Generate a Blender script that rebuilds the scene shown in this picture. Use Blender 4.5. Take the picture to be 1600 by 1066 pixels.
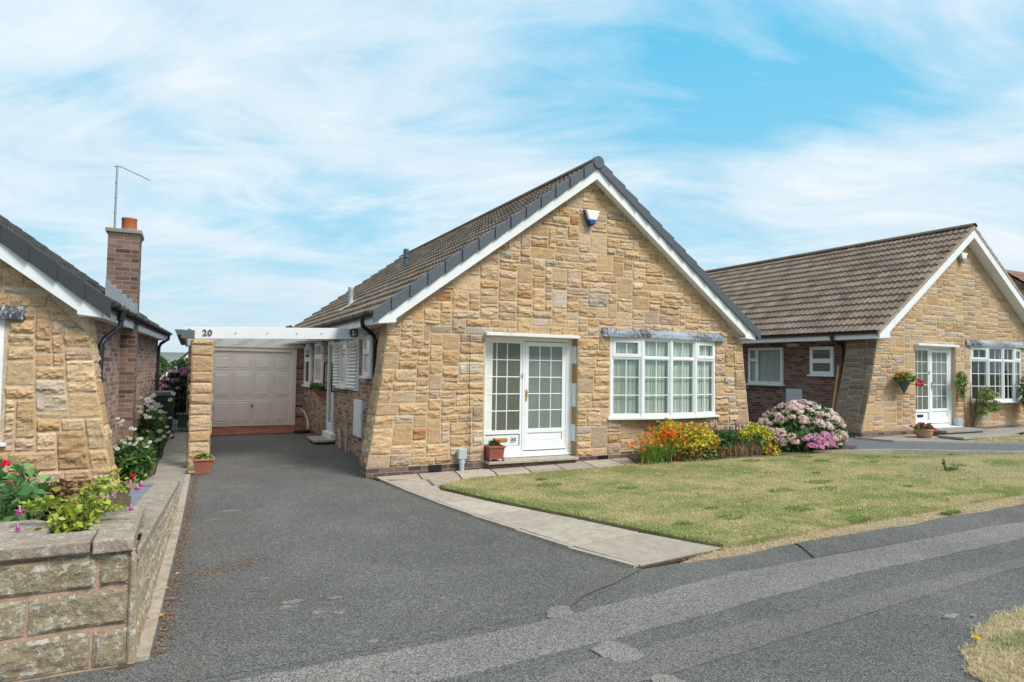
import bpy, bmesh, math, random
import numpy as np
from mathutils import Vector, Matrix, noise
random.seed(7); RNG = np.random.default_rng(11)
R = math.radians
S = bpy.context.scene
COL = S.collection
for o in list(bpy.data.objects): bpy.data.objects.remove(o)

# ------------------------------------------------------------------ camera
EYE = 1.735
yaw, pitch, roll = R(26.59), R(2.328), R(.858)
fwd = Vector((math.sin(yaw)*math.cos(pitch), math.cos(yaw)*math.cos(pitch), math.sin(pitch)))
rt = Vector((math.cos(yaw), -math.sin(yaw), 0)); up = rt.cross(fwd)
r2 = rt*math.cos(roll)+up*math.sin(roll); u2 = up*math.cos(roll)-rt*math.sin(roll)
cam = bpy.data.objects.new('camera', bpy.data.cameras.new('camera')); COL.objects.link(cam)
cam.matrix_world = Matrix(((r2.x,u2.x,-fwd.x,0),(r2.y,u2.y,-fwd.y,0),(r2.z,u2.z,-fwd.z,EYE),(0,0,0,1)))
cam.data.lens = 22.72; cam.data.sensor_width = 36; cam.data.clip_end = 3000; cam.data.clip_start = .05
S.camera = cam
# ------------------------------------------------------------------ light
SUN_EL, SUN_AZ = R(50), R(150)      # azimuth from +Y clockwise
sl = bpy.data.lights.new('sun', 'SUN'); sl.energy = 2.55; sl.angle = R(22); sl.color = (1, .94, .86)
so = bpy.data.objects.new('sun', sl); COL.objects.link(so)
sd = Vector((math.sin(SUN_AZ)*math.cos(SUN_EL), math.cos(SUN_AZ)*math.cos(SUN_EL), math.sin(SUN_EL)))
so.rotation_euler = sd.to_track_quat('Z', 'Y').to_euler()
S.view_settings.view_transform = 'Standard'; S.view_settings.look = 'None'
S.view_settings.exposure = 0.58; S.view_settings.gamma = 1
W = bpy.data.worlds.new('World'); S.world = W; W.use_nodes = True

class NT:
    """tiny node-tree helper"""
    def __init__(s, tree): s.t = tree; s.n = tree.nodes; s.l = tree.links
    def node(s, typ, **kw):
        n = s.n.new(typ)
        for k, v in kw.items():
            if k.startswith('i_'):
                n.inputs[k[2:]].default_value = v
            else: setattr(n, k, v)
        return n
    def put(s, v, sock):
        if hasattr(v, 'is_output') or isinstance(v, bpy.types.NodeSocket): s.l.new(v, sock)
        else: sock.default_value = v
    def math(s, op, a, b=0., c=None, clamp=False):
        n = s.n.new('ShaderNodeMath'); n.operation = op; n.use_clamp = clamp
        s.put(a, n.inputs[0]); s.put(b, n.inputs[1])
        if c is not None: s.put(c, n.inputs[2])
        return n.outputs[0]
    def mix(s, f, a, b, blend='MIX'):
        n = s.n.new('ShaderNodeMix'); n.data_type = 'RGBA'; n.blend_type = blend
        s.put(f, n.inputs[0])
        s.put(a if not isinstance(a, tuple) else (*a, 1)[:4], n.inputs[6]); s.put(b if not isinstance(b, tuple) else (*b, 1)[:4], n.inputs[7])
        return n.outputs[2]
    def ramp(s, f, stops, interp='LINEAR'):
        n = s.n.new('ShaderNodeValToRGB'); e = n.color_ramp; e.interpolation = interp
        while len(e.elements) < len(stops): e.elements.new(.5)
        for el, (p, c) in zip(e.elements, stops):
            el.position = p; el.color = (c, c, c, 1) if not isinstance(c, tuple) else (*c, 1)[:4]
        s.l.new(f, n.inputs[0]); return n.outputs[0]
    def noise(s, vec, scale, detail=4, rough=.55, dist=0.):
        n = s.n.new('ShaderNodeTexNoise'); n.inputs['Scale'].default_value = scale; n.inputs['Detail'].default_value = detail
        n.inputs['Roughness'].default_value = rough; n.inputs['Distortion'].default_value = dist
        if vec is not None: s.l.new(vec, n.inputs['Vector'])
        return n.outputs[0]
    def vor(s, vec, scale, out='Distance', feature='F1'):
        n = s.n.new('ShaderNodeTexVoronoi'); n.feature = feature; n.inputs['Scale'].default_value = scale
        if vec is not None: s.l.new(vec, n.inputs['Vector'])
        return n.outputs[out]
    def comb(s, x, y, z):
        n = s.n.new('ShaderNodeCombineXYZ'); s.put(x, n.inputs[0]); s.put(y, n.inputs[1]); s.put(z, n.inputs[2]); return n.outputs[0]

def build_sky():
    w = NT(W.node_tree); w.n.clear()
    out = w.node('ShaderNodeOutputWorld'); bg = w.node('ShaderNodeBackground'); w.l.new(bg.outputs[0], out.inputs[0])
    sky = w.node('ShaderNodeTexSky', sky_type='NISHITA', sun_disc=False, sun_elevation=SUN_EL, sun_rotation=SUN_AZ, altitude=50, air_density=1., dust_density=.6, ozone_density=1.)
    tc = w.node('ShaderNodeTexCoord'); sep = w.node('ShaderNodeSeparateXYZ'); w.l.new(tc.outputs['Generated'], sep.inputs[0])
    x, y, z = sep.outputs
    az = w.math('ARCTAN2', x, y); el = w.math('ARCSINE', z)
    zc = w.math('ADD', w.math('MAXIMUM', z, 0.), .22)
    px_, py_ = w.math('DIVIDE', x, zc), w.math('DIVIDE', y, zc)
    # cloud field on a flat layer high above, stretched along one wind direction
    a = R(-28)
    wx = w.math('ADD', w.math('MULTIPLY', px_, math.cos(a)), w.math('MULTIPLY', py_, math.sin(a)))
    wy = w.math('SUBTRACT', w.math('MULTIPLY', py_, math.cos(a)), w.math('MULTIPLY', px_, math.sin(a)))
    v1 = w.comb(w.math('MULTIPLY', wx, .62), w.math('MULTIPLY', wy, 1.15), 0.)
    v2 = w.comb(w.math('MULTIPLY', wx, .5), w.math('MULTIPLY', wy, 1.0), 3.7)
    n1 = w.noise(v1, 1.25, 6, .52, .8); n2 = w.noise(v2, 3.2, 9, .62, 1.5)
    n3 = w.noise(w.comb(px_, py_, 9.), 1.1, 5, .5, .4)
    n4 = w.noise(v2, 11., 7, .65, 1.0)
    dens = w.math('ADD', w.math('ADD', w.math('MULTIPLY', n1, .62), w.math('MULTIPLY', n4, .12)), w.math('ADD', w.math('MULTIPLY', n2, .44), w.math('MULTIPLY', n3, .34)))
    dens = w.math('SUBTRACT', dens, .232)
    def blob(ca, ce, ra, re, amp, tilt=0.):
        da, de = w.math('SUBTRACT', az, ca), w.math('SUBTRACT', el, ce)
        if tilt: de = w.math('ADD', de, w.math('MULTIPLY', da, tilt))
        q = w.math('ADD', w.math('POWER', w.math('ABSOLUTE', w.math('DIVIDE', da, ra)), 2.), w.math('POWER', w.math('ABSOLUTE', w.math('DIVIDE', de, re)), 2.))
        return w.math('MULTIPLY', w.math('POWER', 2.718, w.math('MULTIPLY', q, -1.)), amp)
    tot = dens
    for b in SKY_BLOBS: tot = w.math('ADD', tot, blob(*b))
    cov = w.ramp(tot, [(.30, .02), (.45, .38), (.58, .74), (.78, .96)])
    nis = w.mix(1., sky.outputs[0], (.105, .105, .105), 'MULTIPLY')
    blue = w.mix(.9, nis, w.mix(w.math('MULTIPLY', w.math('MAXIMUM', el, 0.), 1.7, clamp=True), (.34, .62, .74), (.055, .46, .74)))
    lit = w.mix(w.ramp(n2, [(.3, 0.), (.7, 1.)]), (.58, .68, .755), (.74, .785, .82))
    low = w.math('SUBTRACT', 1., w.math('MULTIPLY', w.math('MAXIMUM', el, 0.), 5.5, clamp=True), clamp=True)
    lit = w.mix(w.math('MULTIPLY', low, .75), lit, (.53, .60, .665))
    col = w.mix(cov, blue, lit)
    below = w.math('LESS_THAN', z, 0.)
    col = w.mix(below, col, (.25, .27, .25))
    w.l.new(col, bg.inputs[0]); bg.inputs[1].default_value = .84
SKY_BLOBS = [(.88, .37, .22, .055, -.21, -.12), (.72, .45, .20, .07, -.17, 0), (.60, .37, .20, .035, -.11, .1), (.50, .49, .12, .03, -.08, 0), (.98, .33, .2, .02, -.08, 0), (.10, .205, .17, .028, -.20, .06), (.16, .13, .16, .012, -.10, 0), (.25, .26, .2, .02, -.06, .1),
             (.02, .36, .33, .055, .17, .22), (.38, .29, .24, .03, .13, .16), (-.15, .24, .12, .09, .10, 0), (1.04, .22, .16, .11, .16, 0), (1.12, .43, .08, .05, .12, 0), (.05, .03, .5, .05, .12, 0), (.10, .165, .22, .012, .13, .08), (.4, .45, .1, .05, .05, 0)]
build_sky()

# ------------------------------------------------------------------ materials
def mat(name):
    m = bpy.data.materials.new(name); m.use_nodes = True; t = NT(m.node_tree)
    p = t.n['Principled BSDF']; return m, t, p
def simple(name, col, rough=.5, metal=0., spec=.5, nz=0., nscale=20., bump=0., dirt=0.):
    m, t, p = mat(name); p.inputs['Roughness'].default_value = rough; p.inputs['Metallic'].default_value = metal
    p.inputs['Specular IOR Level'].default_value = spec
    tc = t.node('ShaderNodeTexCoord').outputs['Object']
    c = (*col, 1)
    if nz or dirt:
        f = t.noise(tc, nscale, 5, .6)
        c = t.mix(t.ramp(f, [(.3, 0.), (.7, 1.)]), tuple(v*(1-nz) for v in col), tuple(min(1, v*(1+nz)) for v in col))
        if dirt: c = t.mix(t.math('MULTIPLY', t.ramp(t.noise(tc, nscale*.23, 6, .7), [(.5, 0.), (.72, 1.)]), dirt), c, (.16, .14, .11))
        t.l.new(c, p.inputs['Base Color'])
    else: p.inputs['Base Color'].default_value = c
    if bump:
        b = t.node('ShaderNodeBump', i_Strength=bump, i_Distance=.01); t.l.new(t.noise(tc, nscale*3, 4, .6), b.inputs['Height']); t.l.new(b.outputs[0], p.inputs['Normal'])
    return m
def attr(t): return t.node('ShaderNodeAttribute', attribute_name='Col').outputs['Color']

def m_stone():
    m, t, p = mat('gritstone'); p.inputs['Roughness'].default_value = .9; p.inputs['Specular IOR Level'].default_value = .25
    tc = t.node('ShaderNodeTexCoord').outputs['Object']; c = attr(t)
    mp = t.node('ShaderNodeMapping'); mp.inputs['Scale'].default_value = (1, 1, 2.4); t.l.new(tc, mp.inputs[0]); v = mp.outputs[0]
    f1 = t.noise(v, 9, 6, .65, .6); f2 = t.noise(tc, 60, 4, .6); f3 = t.noise(tc, 1.3, 4, .6); f4 = t.noise(v, 22, 6, .7, 1.2)
    c = t.mix(t.ramp(f1, [(.3, .0), (.66, .5)]), c, t.mix(1., c, (.72, .62, .52), 'MULTIPLY'))
    c = t.mix(t.ramp(f4, [(.55, 0.), (.75, .55)]), c, t.mix(.5, c, (.62, .50, .33)))
    c = t.mix(t.ramp(f4, [(.30, .6), (.40, 0.)]), c, t.mix(1., c, (.50, .40, .33), 'MULTIPLY'))
    c = t.mix(t.ramp(f3, [(.55, 0.), (.8, .3)]), c, t.mix(1., c, (.8, .74, .7), 'MULTIPLY'))
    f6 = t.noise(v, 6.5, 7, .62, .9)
    c = t.mix(t.ramp(f6, [(.468, 0.), (.487, .6), (.50, .6), (.516, 0.)]), c, t.mix(1., c, (.42, .33, .27), 'MULTIPLY'))  # thin dark lines paint crevice shadow into the stone colour
    c = t.mix(.35, c, t.mix(t.ramp(f2, [(.3, 0.), (.7, 1.)]), t.mix(1., c, (.7, .7, .7), 'MULTIPLY'), t.mix(1., c, (1.25, 1.22, 1.15), 'MULTIPLY')))
    t.l.new(c, p.inputs['Base Color'])
    b = t.node('ShaderNodeBump', i_Strength=.55, i_Distance=.02); t.l.new(t.math('ADD', f4, t.math('MULTIPLY', f2, .4)), b.inputs['Height']); t.l.new(b.outputs[0], p.inputs['Normal'])
    return m
def m_oldstone(name, base, blotch, seed=0.):
    m, t, p = mat(name); p.inputs['Roughness'].default_value = .95; p.inputs['Specular IOR Level'].default_value = .2
    tc = t.node('ShaderNodeTexCoord').outputs['Object']
    f1 = t.noise(tc, 7, 6, .65); f2 = t.noise(tc, 45, 5, .7); f3 = t.noise(tc, 13, 6, .75, .8); f4 = t.vor(tc, 30)
    c = t.mix(t.ramp(f1, [(.3, 0.), (.7, 1.)]), tuple(v*.72 for v in base), base)
    c = t.mix(t.ramp(f2, [(.35, 0.), (.65, .6)]), t.mix(1., c, (.66, .6, .5), 'MULTIPLY'), c)
    f5 = t.noise(tc, 34, 5, .8, .3)
    c = t.mix(t.ramp(t.math('MULTIPLY', f5, f3), [(.265, 0.), (.32, .85)]), c, blotch)
    c = t.mix(t.math('MULTIPLY', t.ramp(f4, [(.12, 1.), (.2, 0.)]), t.ramp(f1, [(.45, 0.), (.6, 1.)])), c, (.62, .61, .54))
    t.l.new(c, p.inputs['Base Color'])
    b = t.node('ShaderNodeBump', i_Strength=.9, i_Distance=.015); t.l.new(t.math('ADD', f2, f3), b.inputs['Height']); t.l.new(b.outputs[0], p.inputs['Normal'])
    return m
def m_brick(name, c1, c2, mortar, w=.225, h=.075, ms=.011, dark=.55):
    m, t, p = mat(name); p.inputs['Roughness'].default_value = .88; p.inputs['Specular IOR Level'].default_value = .3
    tcn = t.node('ShaderNodeTexCoord'); tc = tcn.outputs['Object']
    sp = t.node('ShaderNodeSeparateXYZ'); t.l.new(tc, sp.inputs[0]); ns = t.node('ShaderNodeSeparateXYZ'); t.l.new(tcn.outputs['Normal'], ns.inputs[0])
    side = t.math('GREATER_THAN', t.math('ABSOLUTE', ns.outputs[0]), .6)
    flat = t.math('GREATER_THAN', t.math('ABSOLUTE', ns.outputs[2]), .7)
    u = t.math('ADD', t.math('MULTIPLY', sp.outputs[1], side), t.math('MULTIPLY', sp.outputs[0], t.math('SUBTRACT', 1., side)))
    vv = t.math('ADD', t.math('MULTIPLY', sp.outputs[1], flat), t.math('MULTIPLY', sp.outputs[2], t.math('SUBTRACT', 1., flat)))
    v = t.comb(u, vv, 0.)
    wob = t.node('ShaderNodeVectorMath', operation='MULTIPLY_ADD')
    br = t.node('ShaderNodeTexBrick'); br.offset = .5; br.inputs['Scale'].default_value = 1; br.inputs['Brick Width'].default_value = w; br.inputs['Row Height'].default_value = h
    br.inputs['Mortar Size'].default_value = ms/2; br.inputs['Mortar Smooth'].default_value = .15; br.inputs['Bias'].default_value = 0
    br.inputs['Color1'].default_value = (0, 0, 0, 1); br.inputs['Color2'].default_value = (1, 1, 1, 1); br.inputs['Mortar'].default_value = (.5, .5, .5, 1)
    t.l.new(v, br.inputs['Vector'])
    cc = t.ramp(br.outputs['Color'], [(0., tuple(x*dark for x in c1)), (.25, c1), (.7, c2), (1., tuple(x*1.25 for x in c2))])
    f1 = t.noise(tc, 30, 5, .65); f2 = t.noise(tc, 2.2, 5, .6)
    cc = t.mix(t.ramp(f1, [(.3, .6), (.65, 0.)]), cc, t.mix(1., cc, (.6, .56, .55), 'MULTIPLY'))
    c = t.mix(br.outputs['Fac'], cc, mortar)
    c = t.mix(t.ramp(f2, [(.5, 0.), (.8, .4)]), c, t.mix(1., c, (.62, .6, .6), 'MULTIPLY'))
    t.l.new(c, p.inputs['Base Color'])
    b = t.node('ShaderNodeBump', i_Strength=.6, i_Distance=.012); t.l.new(t.math('SUBTRACT', t.math('MULTIPLY', f1, .3), br.outputs['Fac']), b.inputs['Height']); t.l.new(b.outputs[0], p.inputs['Normal'])
    return m
def m_tile(name, spec=(.30, .29, .26)):
    m, t, p = mat(name); p.inputs['Roughness'].default_value = .85; p.inputs['Specular IOR Level'].default_value = .3
    tc = t.node('ShaderNodeTexCoord').outputs['Object']; c = attr(t)
    f1 = t.noise(tc, 3, 6, .7, .5); f2 = t.noise(tc, 40, 4, .7); f3 = t.noise(tc, .9, 4, .6)
    c = t.mix(t.ramp(f1, [(.45, 0.), (.68, .65)]), c, t.mix(1., c, (.55, .52, .50), 'MULTIPLY'))
    c = t.mix(t.ramp(f2, [(.3, .5), (.6, 0.)]), c, t.mix(1., c, (.62, .6, .58), 'MULTIPLY'))
    c = t.mix(t.ramp(t.vor(tc, 9.), [(.05, .8), (.085, 0.)]), c, spec)
    c = t.mix(t.ramp(f3, [(.5, 0.), (.7, .25)]), c, t.mix(.5, c, (.2, .13, .09)))
    t.l.new(c, p.inputs['Base Color'])
    b = t.node('ShaderNodeBump', i_Strength=.4, i_Distance=.006); t.l.new(f2, b.inputs['Height']); t.l.new(b.outputs[0], p.inputs['Normal'])
    return m
def m_asphalt(name, base, blue=0., stone_amt=.5, stain=.5, scale=1.):
    m, t, p = mat(name); p.inputs['Roughness'].default_value = .92; p.inputs['Specular IOR Level'].default_value = .25
    tc = t.node('ShaderNodeTexCoord').outputs['Object']
    f = t.noise(tc, 90*scale, 3, .8); g = t.vor(tc, 105*scale, 'Color'); sg = t.node('ShaderNodeSeparateColor'); t.l.new(g, sg.inputs[0])
    d = t.vor(tc, 105*scale)
    lo = tuple(v*.52 for v in base); hi = tuple(min(1, v*(1.9)) for v in base)
    c = t.mix(t.ramp(sg.outputs[0], [(.0, 0.), (1., 1.)]), lo, (base[0]*1.6, base[1]*1.6, base[2]*1.6))
    c = t.mix(t.ramp(sg.outputs[1], [(.90, 0.), (.97, stone_amt)]), c, (.40, .41, .40))
    c = t.mix(t.ramp(d, [(.45, 0.), (.75, .7)]), c, tuple(v*.3 for v in base))
    big = t.noise(tc, .55, 6, .62, .5); mid = t.noise(tc, 2.4, 6, .7)
    c = t.mix(t.ramp(big, [(.38, 0.), (.62, .5)]), c, t.mix(1., c, (.62, .63, .65), 'MULTIPLY'))
    c = t.mix(t.ramp(mid, [(.47, 0.), (.7, .55)]), c, t.mix(1., c, (1.35, 1.3, 1.22), 'MULTIPLY'))
    sp2 = t.noise(tc, 28, 6, .8); c = t.mix(t.ramp(sp2, [(.56, 0.), (.68, .55)]), c, t.mix(1., c, (.55, .50, .45), 'MULTIPLY'))
    bro = t.noise(tc, 1.1, 7, .75, .8)
    c = t.mix(t.math('MULTIPLY', t.ramp(bro, [(.56, 0.), (.72, 1.)]), stain), c, (.16, .105, .07))
    c = t.mix(.55, c, t.mix(f, t.mix(1., c, (.55, .55, .55), 'MULTIPLY'), t.mix(1., c, (1.45, 1.45, 1.45), 'MULTIPLY')))
    t.l.new(c, p.inputs['Base Color'])
    b = t.node('ShaderNodeBump', i_Strength=.7, i_Distance=.006); t.l.new(t.math('SUBTRACT', f, d), b.inputs['Height']); t.l.new(b.outputs[0], p.inputs['Normal'])
    return m
def m_col(name, rough=.6, trans=0., spec=.4, nz=.0, nscale=30, bump=0.):
    m, t, p = mat(name); p.inputs['Roughness'].default_value = rough; p.inputs['Specular IOR Level'].default_value = spec
    c = attr(t)
    tc = t.node('ShaderNodeTexCoord').outputs['Object']
    if nz:
        f = t.noise(tc, nscale, 5, .65); c = t.mix(t.ramp(f, [(.3, 0.), (.7, 1.)]), t.mix(1., c, (1-nz,)*3, 'MULTIPLY'), t.mix(1., c, (1+nz*.6,)*3, 'MULTIPLY'))
        if bump:
            b = t.node('ShaderNodeBump', i_Strength=bump, i_Distance=.01); t.l.new(f, b.inputs['Height']); t.l.new(b.outputs[0], p.inputs['Normal'])
    t.l.new(c, p.inputs['Base Color'])
    if trans:
        tr = t.node('ShaderNodeBsdfTranslucent'); t.l.new(c, tr.inputs[0]); mx = t.node('ShaderNodeMixShader'); mx.inputs[0].default_value = trans
        t.l.new(p.outputs[0], mx.inputs[1]); t.l.new(tr.outputs[0], mx.inputs[2]); t.l.new(mx.outputs[0], t.n['Material Output'].inputs[0])
    return m
def m_glass(name, tint=(.93, .96, .94), gl=.10):
    m, t, p = mat(name); t.n.remove(p)
    tr = t.node('ShaderNodeBsdfTransparent'); tr.inputs[0].default_value = (*tint, 1)
    g = t.node('ShaderNodeBsdfGlossy'); g.inputs['Roughness'].default_value = .03
    lw = t.node('ShaderNodeLayerWeight'); lw.inputs[0].default_value = .12
    f = t.math('ADD', t.math('MULTIPLY', lw.outputs['Fresnel'], .9), gl*.5, clamp=True)
    mx = t.node('ShaderNodeMixShader'); t.l.new(f, mx.inputs[0]); t.l.new(tr.outputs[0], mx.inputs[1]); t.l.new(g.outputs[0], mx.inputs[2]); t.l.new(mx.outputs[0], t.n['Material Output'].inputs[0])
    return m
def m_obscured(name, col):
    m, t, p = mat(name); p.inputs['Roughness'].default_value = .16; p.inputs['Specular IOR Level'].default_value = .55
    tc = t.node('ShaderNodeTexCoord').outputs['Object']
    f = t.vor(tc, 55.); g = t.noise(tc, 2.2, 4, .6)
    c = t.mix(t.ramp(f, [(.1, 0.), (.6, 1.)]), tuple(v*.75 for v in col), tuple(v*1.2 for v in col)); c = t.mix(t.ramp(g, [(.3, 0.), (.7, .5)]), c, tuple(v*.55 for v in col))
    t.l.new(c, p.inputs['Base Color']); b = t.node('ShaderNodeBump', i_Strength=.35, i_Distance=.004); t.l.new(f, b.inputs['Height']); t.l.new(b.outputs[0], p.inputs['Normal'])
    return m
def m_lead():
    m, t, p = mat('weathered_lead'); p.inputs['Roughness'].default_value = .6
    tc = t.node('ShaderNodeTexCoord').outputs['Object']
    mp = t.node('ShaderNodeMapping'); mp.inputs['Scale'].default_value = (9, 1, 3); t.l.new(tc, mp.inputs[0])
    sx = t.node('ShaderNodeSeparateXYZ'); t.l.new(tc, sx.inputs[0])
    f = t.noise(mp.outputs[0], 5, 7, .8); g = t.noise(tc, 1.2, 3, .5)
    tot = t.math('ADD', f, t.math('MULTIPLY', t.math('SUBTRACT', g, .5), .5))
    c = t.ramp(tot, [(.36, (.40, .44, .50)), (.52, (.30, .33, .38)), (.56, (.05, .045, .055)), (.7, (.035, .03, .04))])
    t.l.new(c, p.inputs['Base Color']); return m
M = dict(
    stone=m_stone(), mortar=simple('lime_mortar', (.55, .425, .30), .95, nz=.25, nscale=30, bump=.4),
    lichen=m_oldstone('lichened_stone', (.49, .405, .29), (.58, .55, .47)), coping=m_oldstone('coping_stone', (.54, .445, .37), (.56, .51, .45)), limed=m_oldstone('limewashed_stone', (.60, .49, .36), (.74, .70, .62)),
    pinkmortar=simple('pink_mortar', (.46, .30, .21), .95, nz=.25, nscale=25, bump=.5),
    brick=m_brick('buff_brown_brick', (.27, .17, .12), (.42, .275, .20), (.50, .41, .34)), brick_r=m_brick('dark_red_brick', (.16, .085, .062), (.26, .14, .105), (.33, .25, .20)),
    brick_l=m_brick('mixed_brown_brick', (.28, .18, .14), (.43, .29, .235), (.50, .41, .35)),
    plinth=m_brick('plinth_brick', (.13, .09, .075), (.19, .13, .105), (.33, .25, .18)), redpave=m_brick('red_block_paving', (.30, .085, .055), (.38, .12, .08), (.22, .12, .09), .2, .1, .008),
    tile=m_tile('concrete_roof_tile'), white=simple('white_upvc', (.83, .83, .825), .4, nz=.04, nscale=3, dirt=.10), paint=simple('white_paint', (.78, .77, .74), .6, nz=.06, nscale=12, dirt=.25),
    verge=simple('anthracite_plastic', (.085, .098, .115), .55, nz=.08, nscale=15), verge_b=simple('charcoal_plastic', (.045, .048, .055), .55, nz=.1, nscale=15), black=simple('black_plastic', (.018, .02, .024), .35),
    gutter=simple('faded_dark_plastic', (.075, .068, .062), .5, nz=.25, nscale=6), glass=m_glass('window_glass'), dark=simple('dark_interior', (.05, .05, .048), .9), room=simple('room_wall', (.25, .24, .21), .9),
    obs=m_obscured('obscured_glass', (.19, .225, .20)), obs2=m_obscured('pebbled_glass', (.13, .135, .10)), blind=simple('blind_fabric', (.68, .72, .66), .8, nz=.05), net=simple('net_curtain', (.74, .75, .71), .9, nz=.08, nscale=8),
    lead=m_lead(), grey=simple('grey_plastic', (.42, .47, .50), .5, nz=.05), greybox=simple('pale_grey_plastic', (.55, .56, .57), .5, nz=.03), brass=simple('brass', (.60, .36, .13), .35, .7), metal=simple('galvanised_steel', (.42, .44, .46), .45, .8),
    pink=simple('pinkish_garage_paint', (.90, .81, .74), .5, nz=.03, nscale=4), terra=simple('terracotta', (.40, .15, .095), .75, nz=.15, nscale=14), terra2=simple('red_brown_plastic', (.33, .10, .07), .6, nz=.1), clay=simple('orange_clay', (.45, .14, .06), .8, nz=.1), clay2=simple('weathered_clay', (.42, .22, .13), .8, nz=.2),
    drive=m_asphalt('driveway_tarmac', (.158, .147, .135), stain=.7, stone_amt=.5, scale=1.05), pave=m_asphalt('pavement_tarmac', (.156, .148, .137), stain=.25, stone_amt=.55, scale=1.15), trench=m_asphalt('trench_tarmac', (.250, .224, .204), stain=.15, stone_amt=.45, scale=1.1), trench2=m_asphalt('worn_trench_tarmac', (.195, .176, .160), stain=.2, stone_amt=.4, scale=1.2),
    drive2=simple('smooth_grey_tarmac', (.125, .125, .13), .9, nz=.12, nscale=8, bump=.2), patch=simple('pale_concrete_patch', (.27, .235, .21), .95, nz=.2, nscale=12, bump=.5), sand=simple('sandy_joint', (.36, .26, .17), .95, nz=.35, nscale=20, bump=.6),
    flag=m_col('paving_flag', .92, nz=.22, nscale=9, spec=.25, bump=.3), conc=simple('old_concrete', (.30, .27, .225), .95, nz=.25, nscale=3.5, bump=.4, dirt=.6), kerb=simple('concrete_edging', (.40, .34, .27), .95, nz=.2, nscale=14, bump=.4), kerb2=simple('dirty_concrete_edging', (.40, .325, .25), .95, nz=.3, nscale=12, bump=.5),
    soil=simple('dry_soil', (.10, .065, .045), .98, nz=.35, nscale=22, bump=.9), leaf=m_col('leaf', .5, .3, .35), petal=m_col('petal', .6, .35, .3), wood=simple('weathered_wood', (.58, .34, .15), .8, nz=.25, nscale=9), stem=simple('plant_stem', (.12, .15, .05), .8), twig=simple('brown_twig', (.13, .085, .05), .9),
    iron=simple('black_iron', (.015, .015, .017), .5), bin=simple('bin_plastic', (.02, .022, .028), .4), green=simple('green_plastic', (.02, .10, .075), .5), slate=simple('slate_slab', (.20, .22, .25), .6, nz=.12, nscale=5), number=simple('grey_numerals', (.10, .10, .11), .5), blackn=simple('black_numerals', (.01, .01, .01), .4), blue=simple('alarm_blue', (.012, .06, .26), .35), wicker=simple('grey_wicker', (.10, .10, .105), .9, nz=.3, nscale=40, bump=.6),
    fence=simple('tan_fence_board', (.28, .18, .09), .9, nz=.2, nscale=10), farbrick=simple('distant_brick', (.40, .25, .14), .9, nz=.15), hose=simple('cream_plastic_pipe', (.50, .45, .35), .5, nz=.1), mat_=simple('black_rubber', (.02, .02, .02), .8), cable=simple('black_cable', (.02, .018, .016), .6), hill=simple('distant_hill', (.18, .19, .165), 1., nz=.2, nscale=.02), grassfar=simple('rough_grass', (.10, .12, .045), 1., nz=.3, nscale=.5),
)
def m_lawn():
    m, t, p = mat('dry_lawn'); p.inputs['Roughness'].default_value = 1.; p.inputs['Specular IOR Level'].default_value = .1
    tc = t.node('ShaderNodeTexCoord').outputs['Object']
    f = t.noise(tc, 1.6, 6, .65, .4); g = t.noise(tc, 45, 4, .75)
    c = t.mix(t.ramp(f, [(.4, 0.), (.62, 1.)]), (.24, .25, .085), (.48, .38, .19)); c = t.mix(t.ramp(g, [(.3, 0.), (.7, 1.)]), t.mix(1., c, (.5, .5, .5), 'MULTIPLY'), c)
    t.l.new(c, p.inputs['Base Color']); return m
M['lawn'] = m_lawn()
def m_roofsheet():
    m, t, p = mat('translucent_roof_sheet'); p.inputs['Base Color'].default_value = (.85, .83, .80, 1); p.inputs['Roughness'].default_value = .5
    tr = t.node('ShaderNodeBsdfTranslucent'); tr.inputs[0].default_value = (.93, .90, .87, 1); mx = t.node('ShaderNodeMixShader'); mx.inputs[0].default_value = .94
    t.l.new(p.outputs[0], mx.inputs[1]); t.l.new(tr.outputs[0], mx.inputs[2]); t.l.new(mx.outputs[0], t.n['Material Output'].inputs[0]); return m
M['sheet'] = m_roofsheet()

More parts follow.
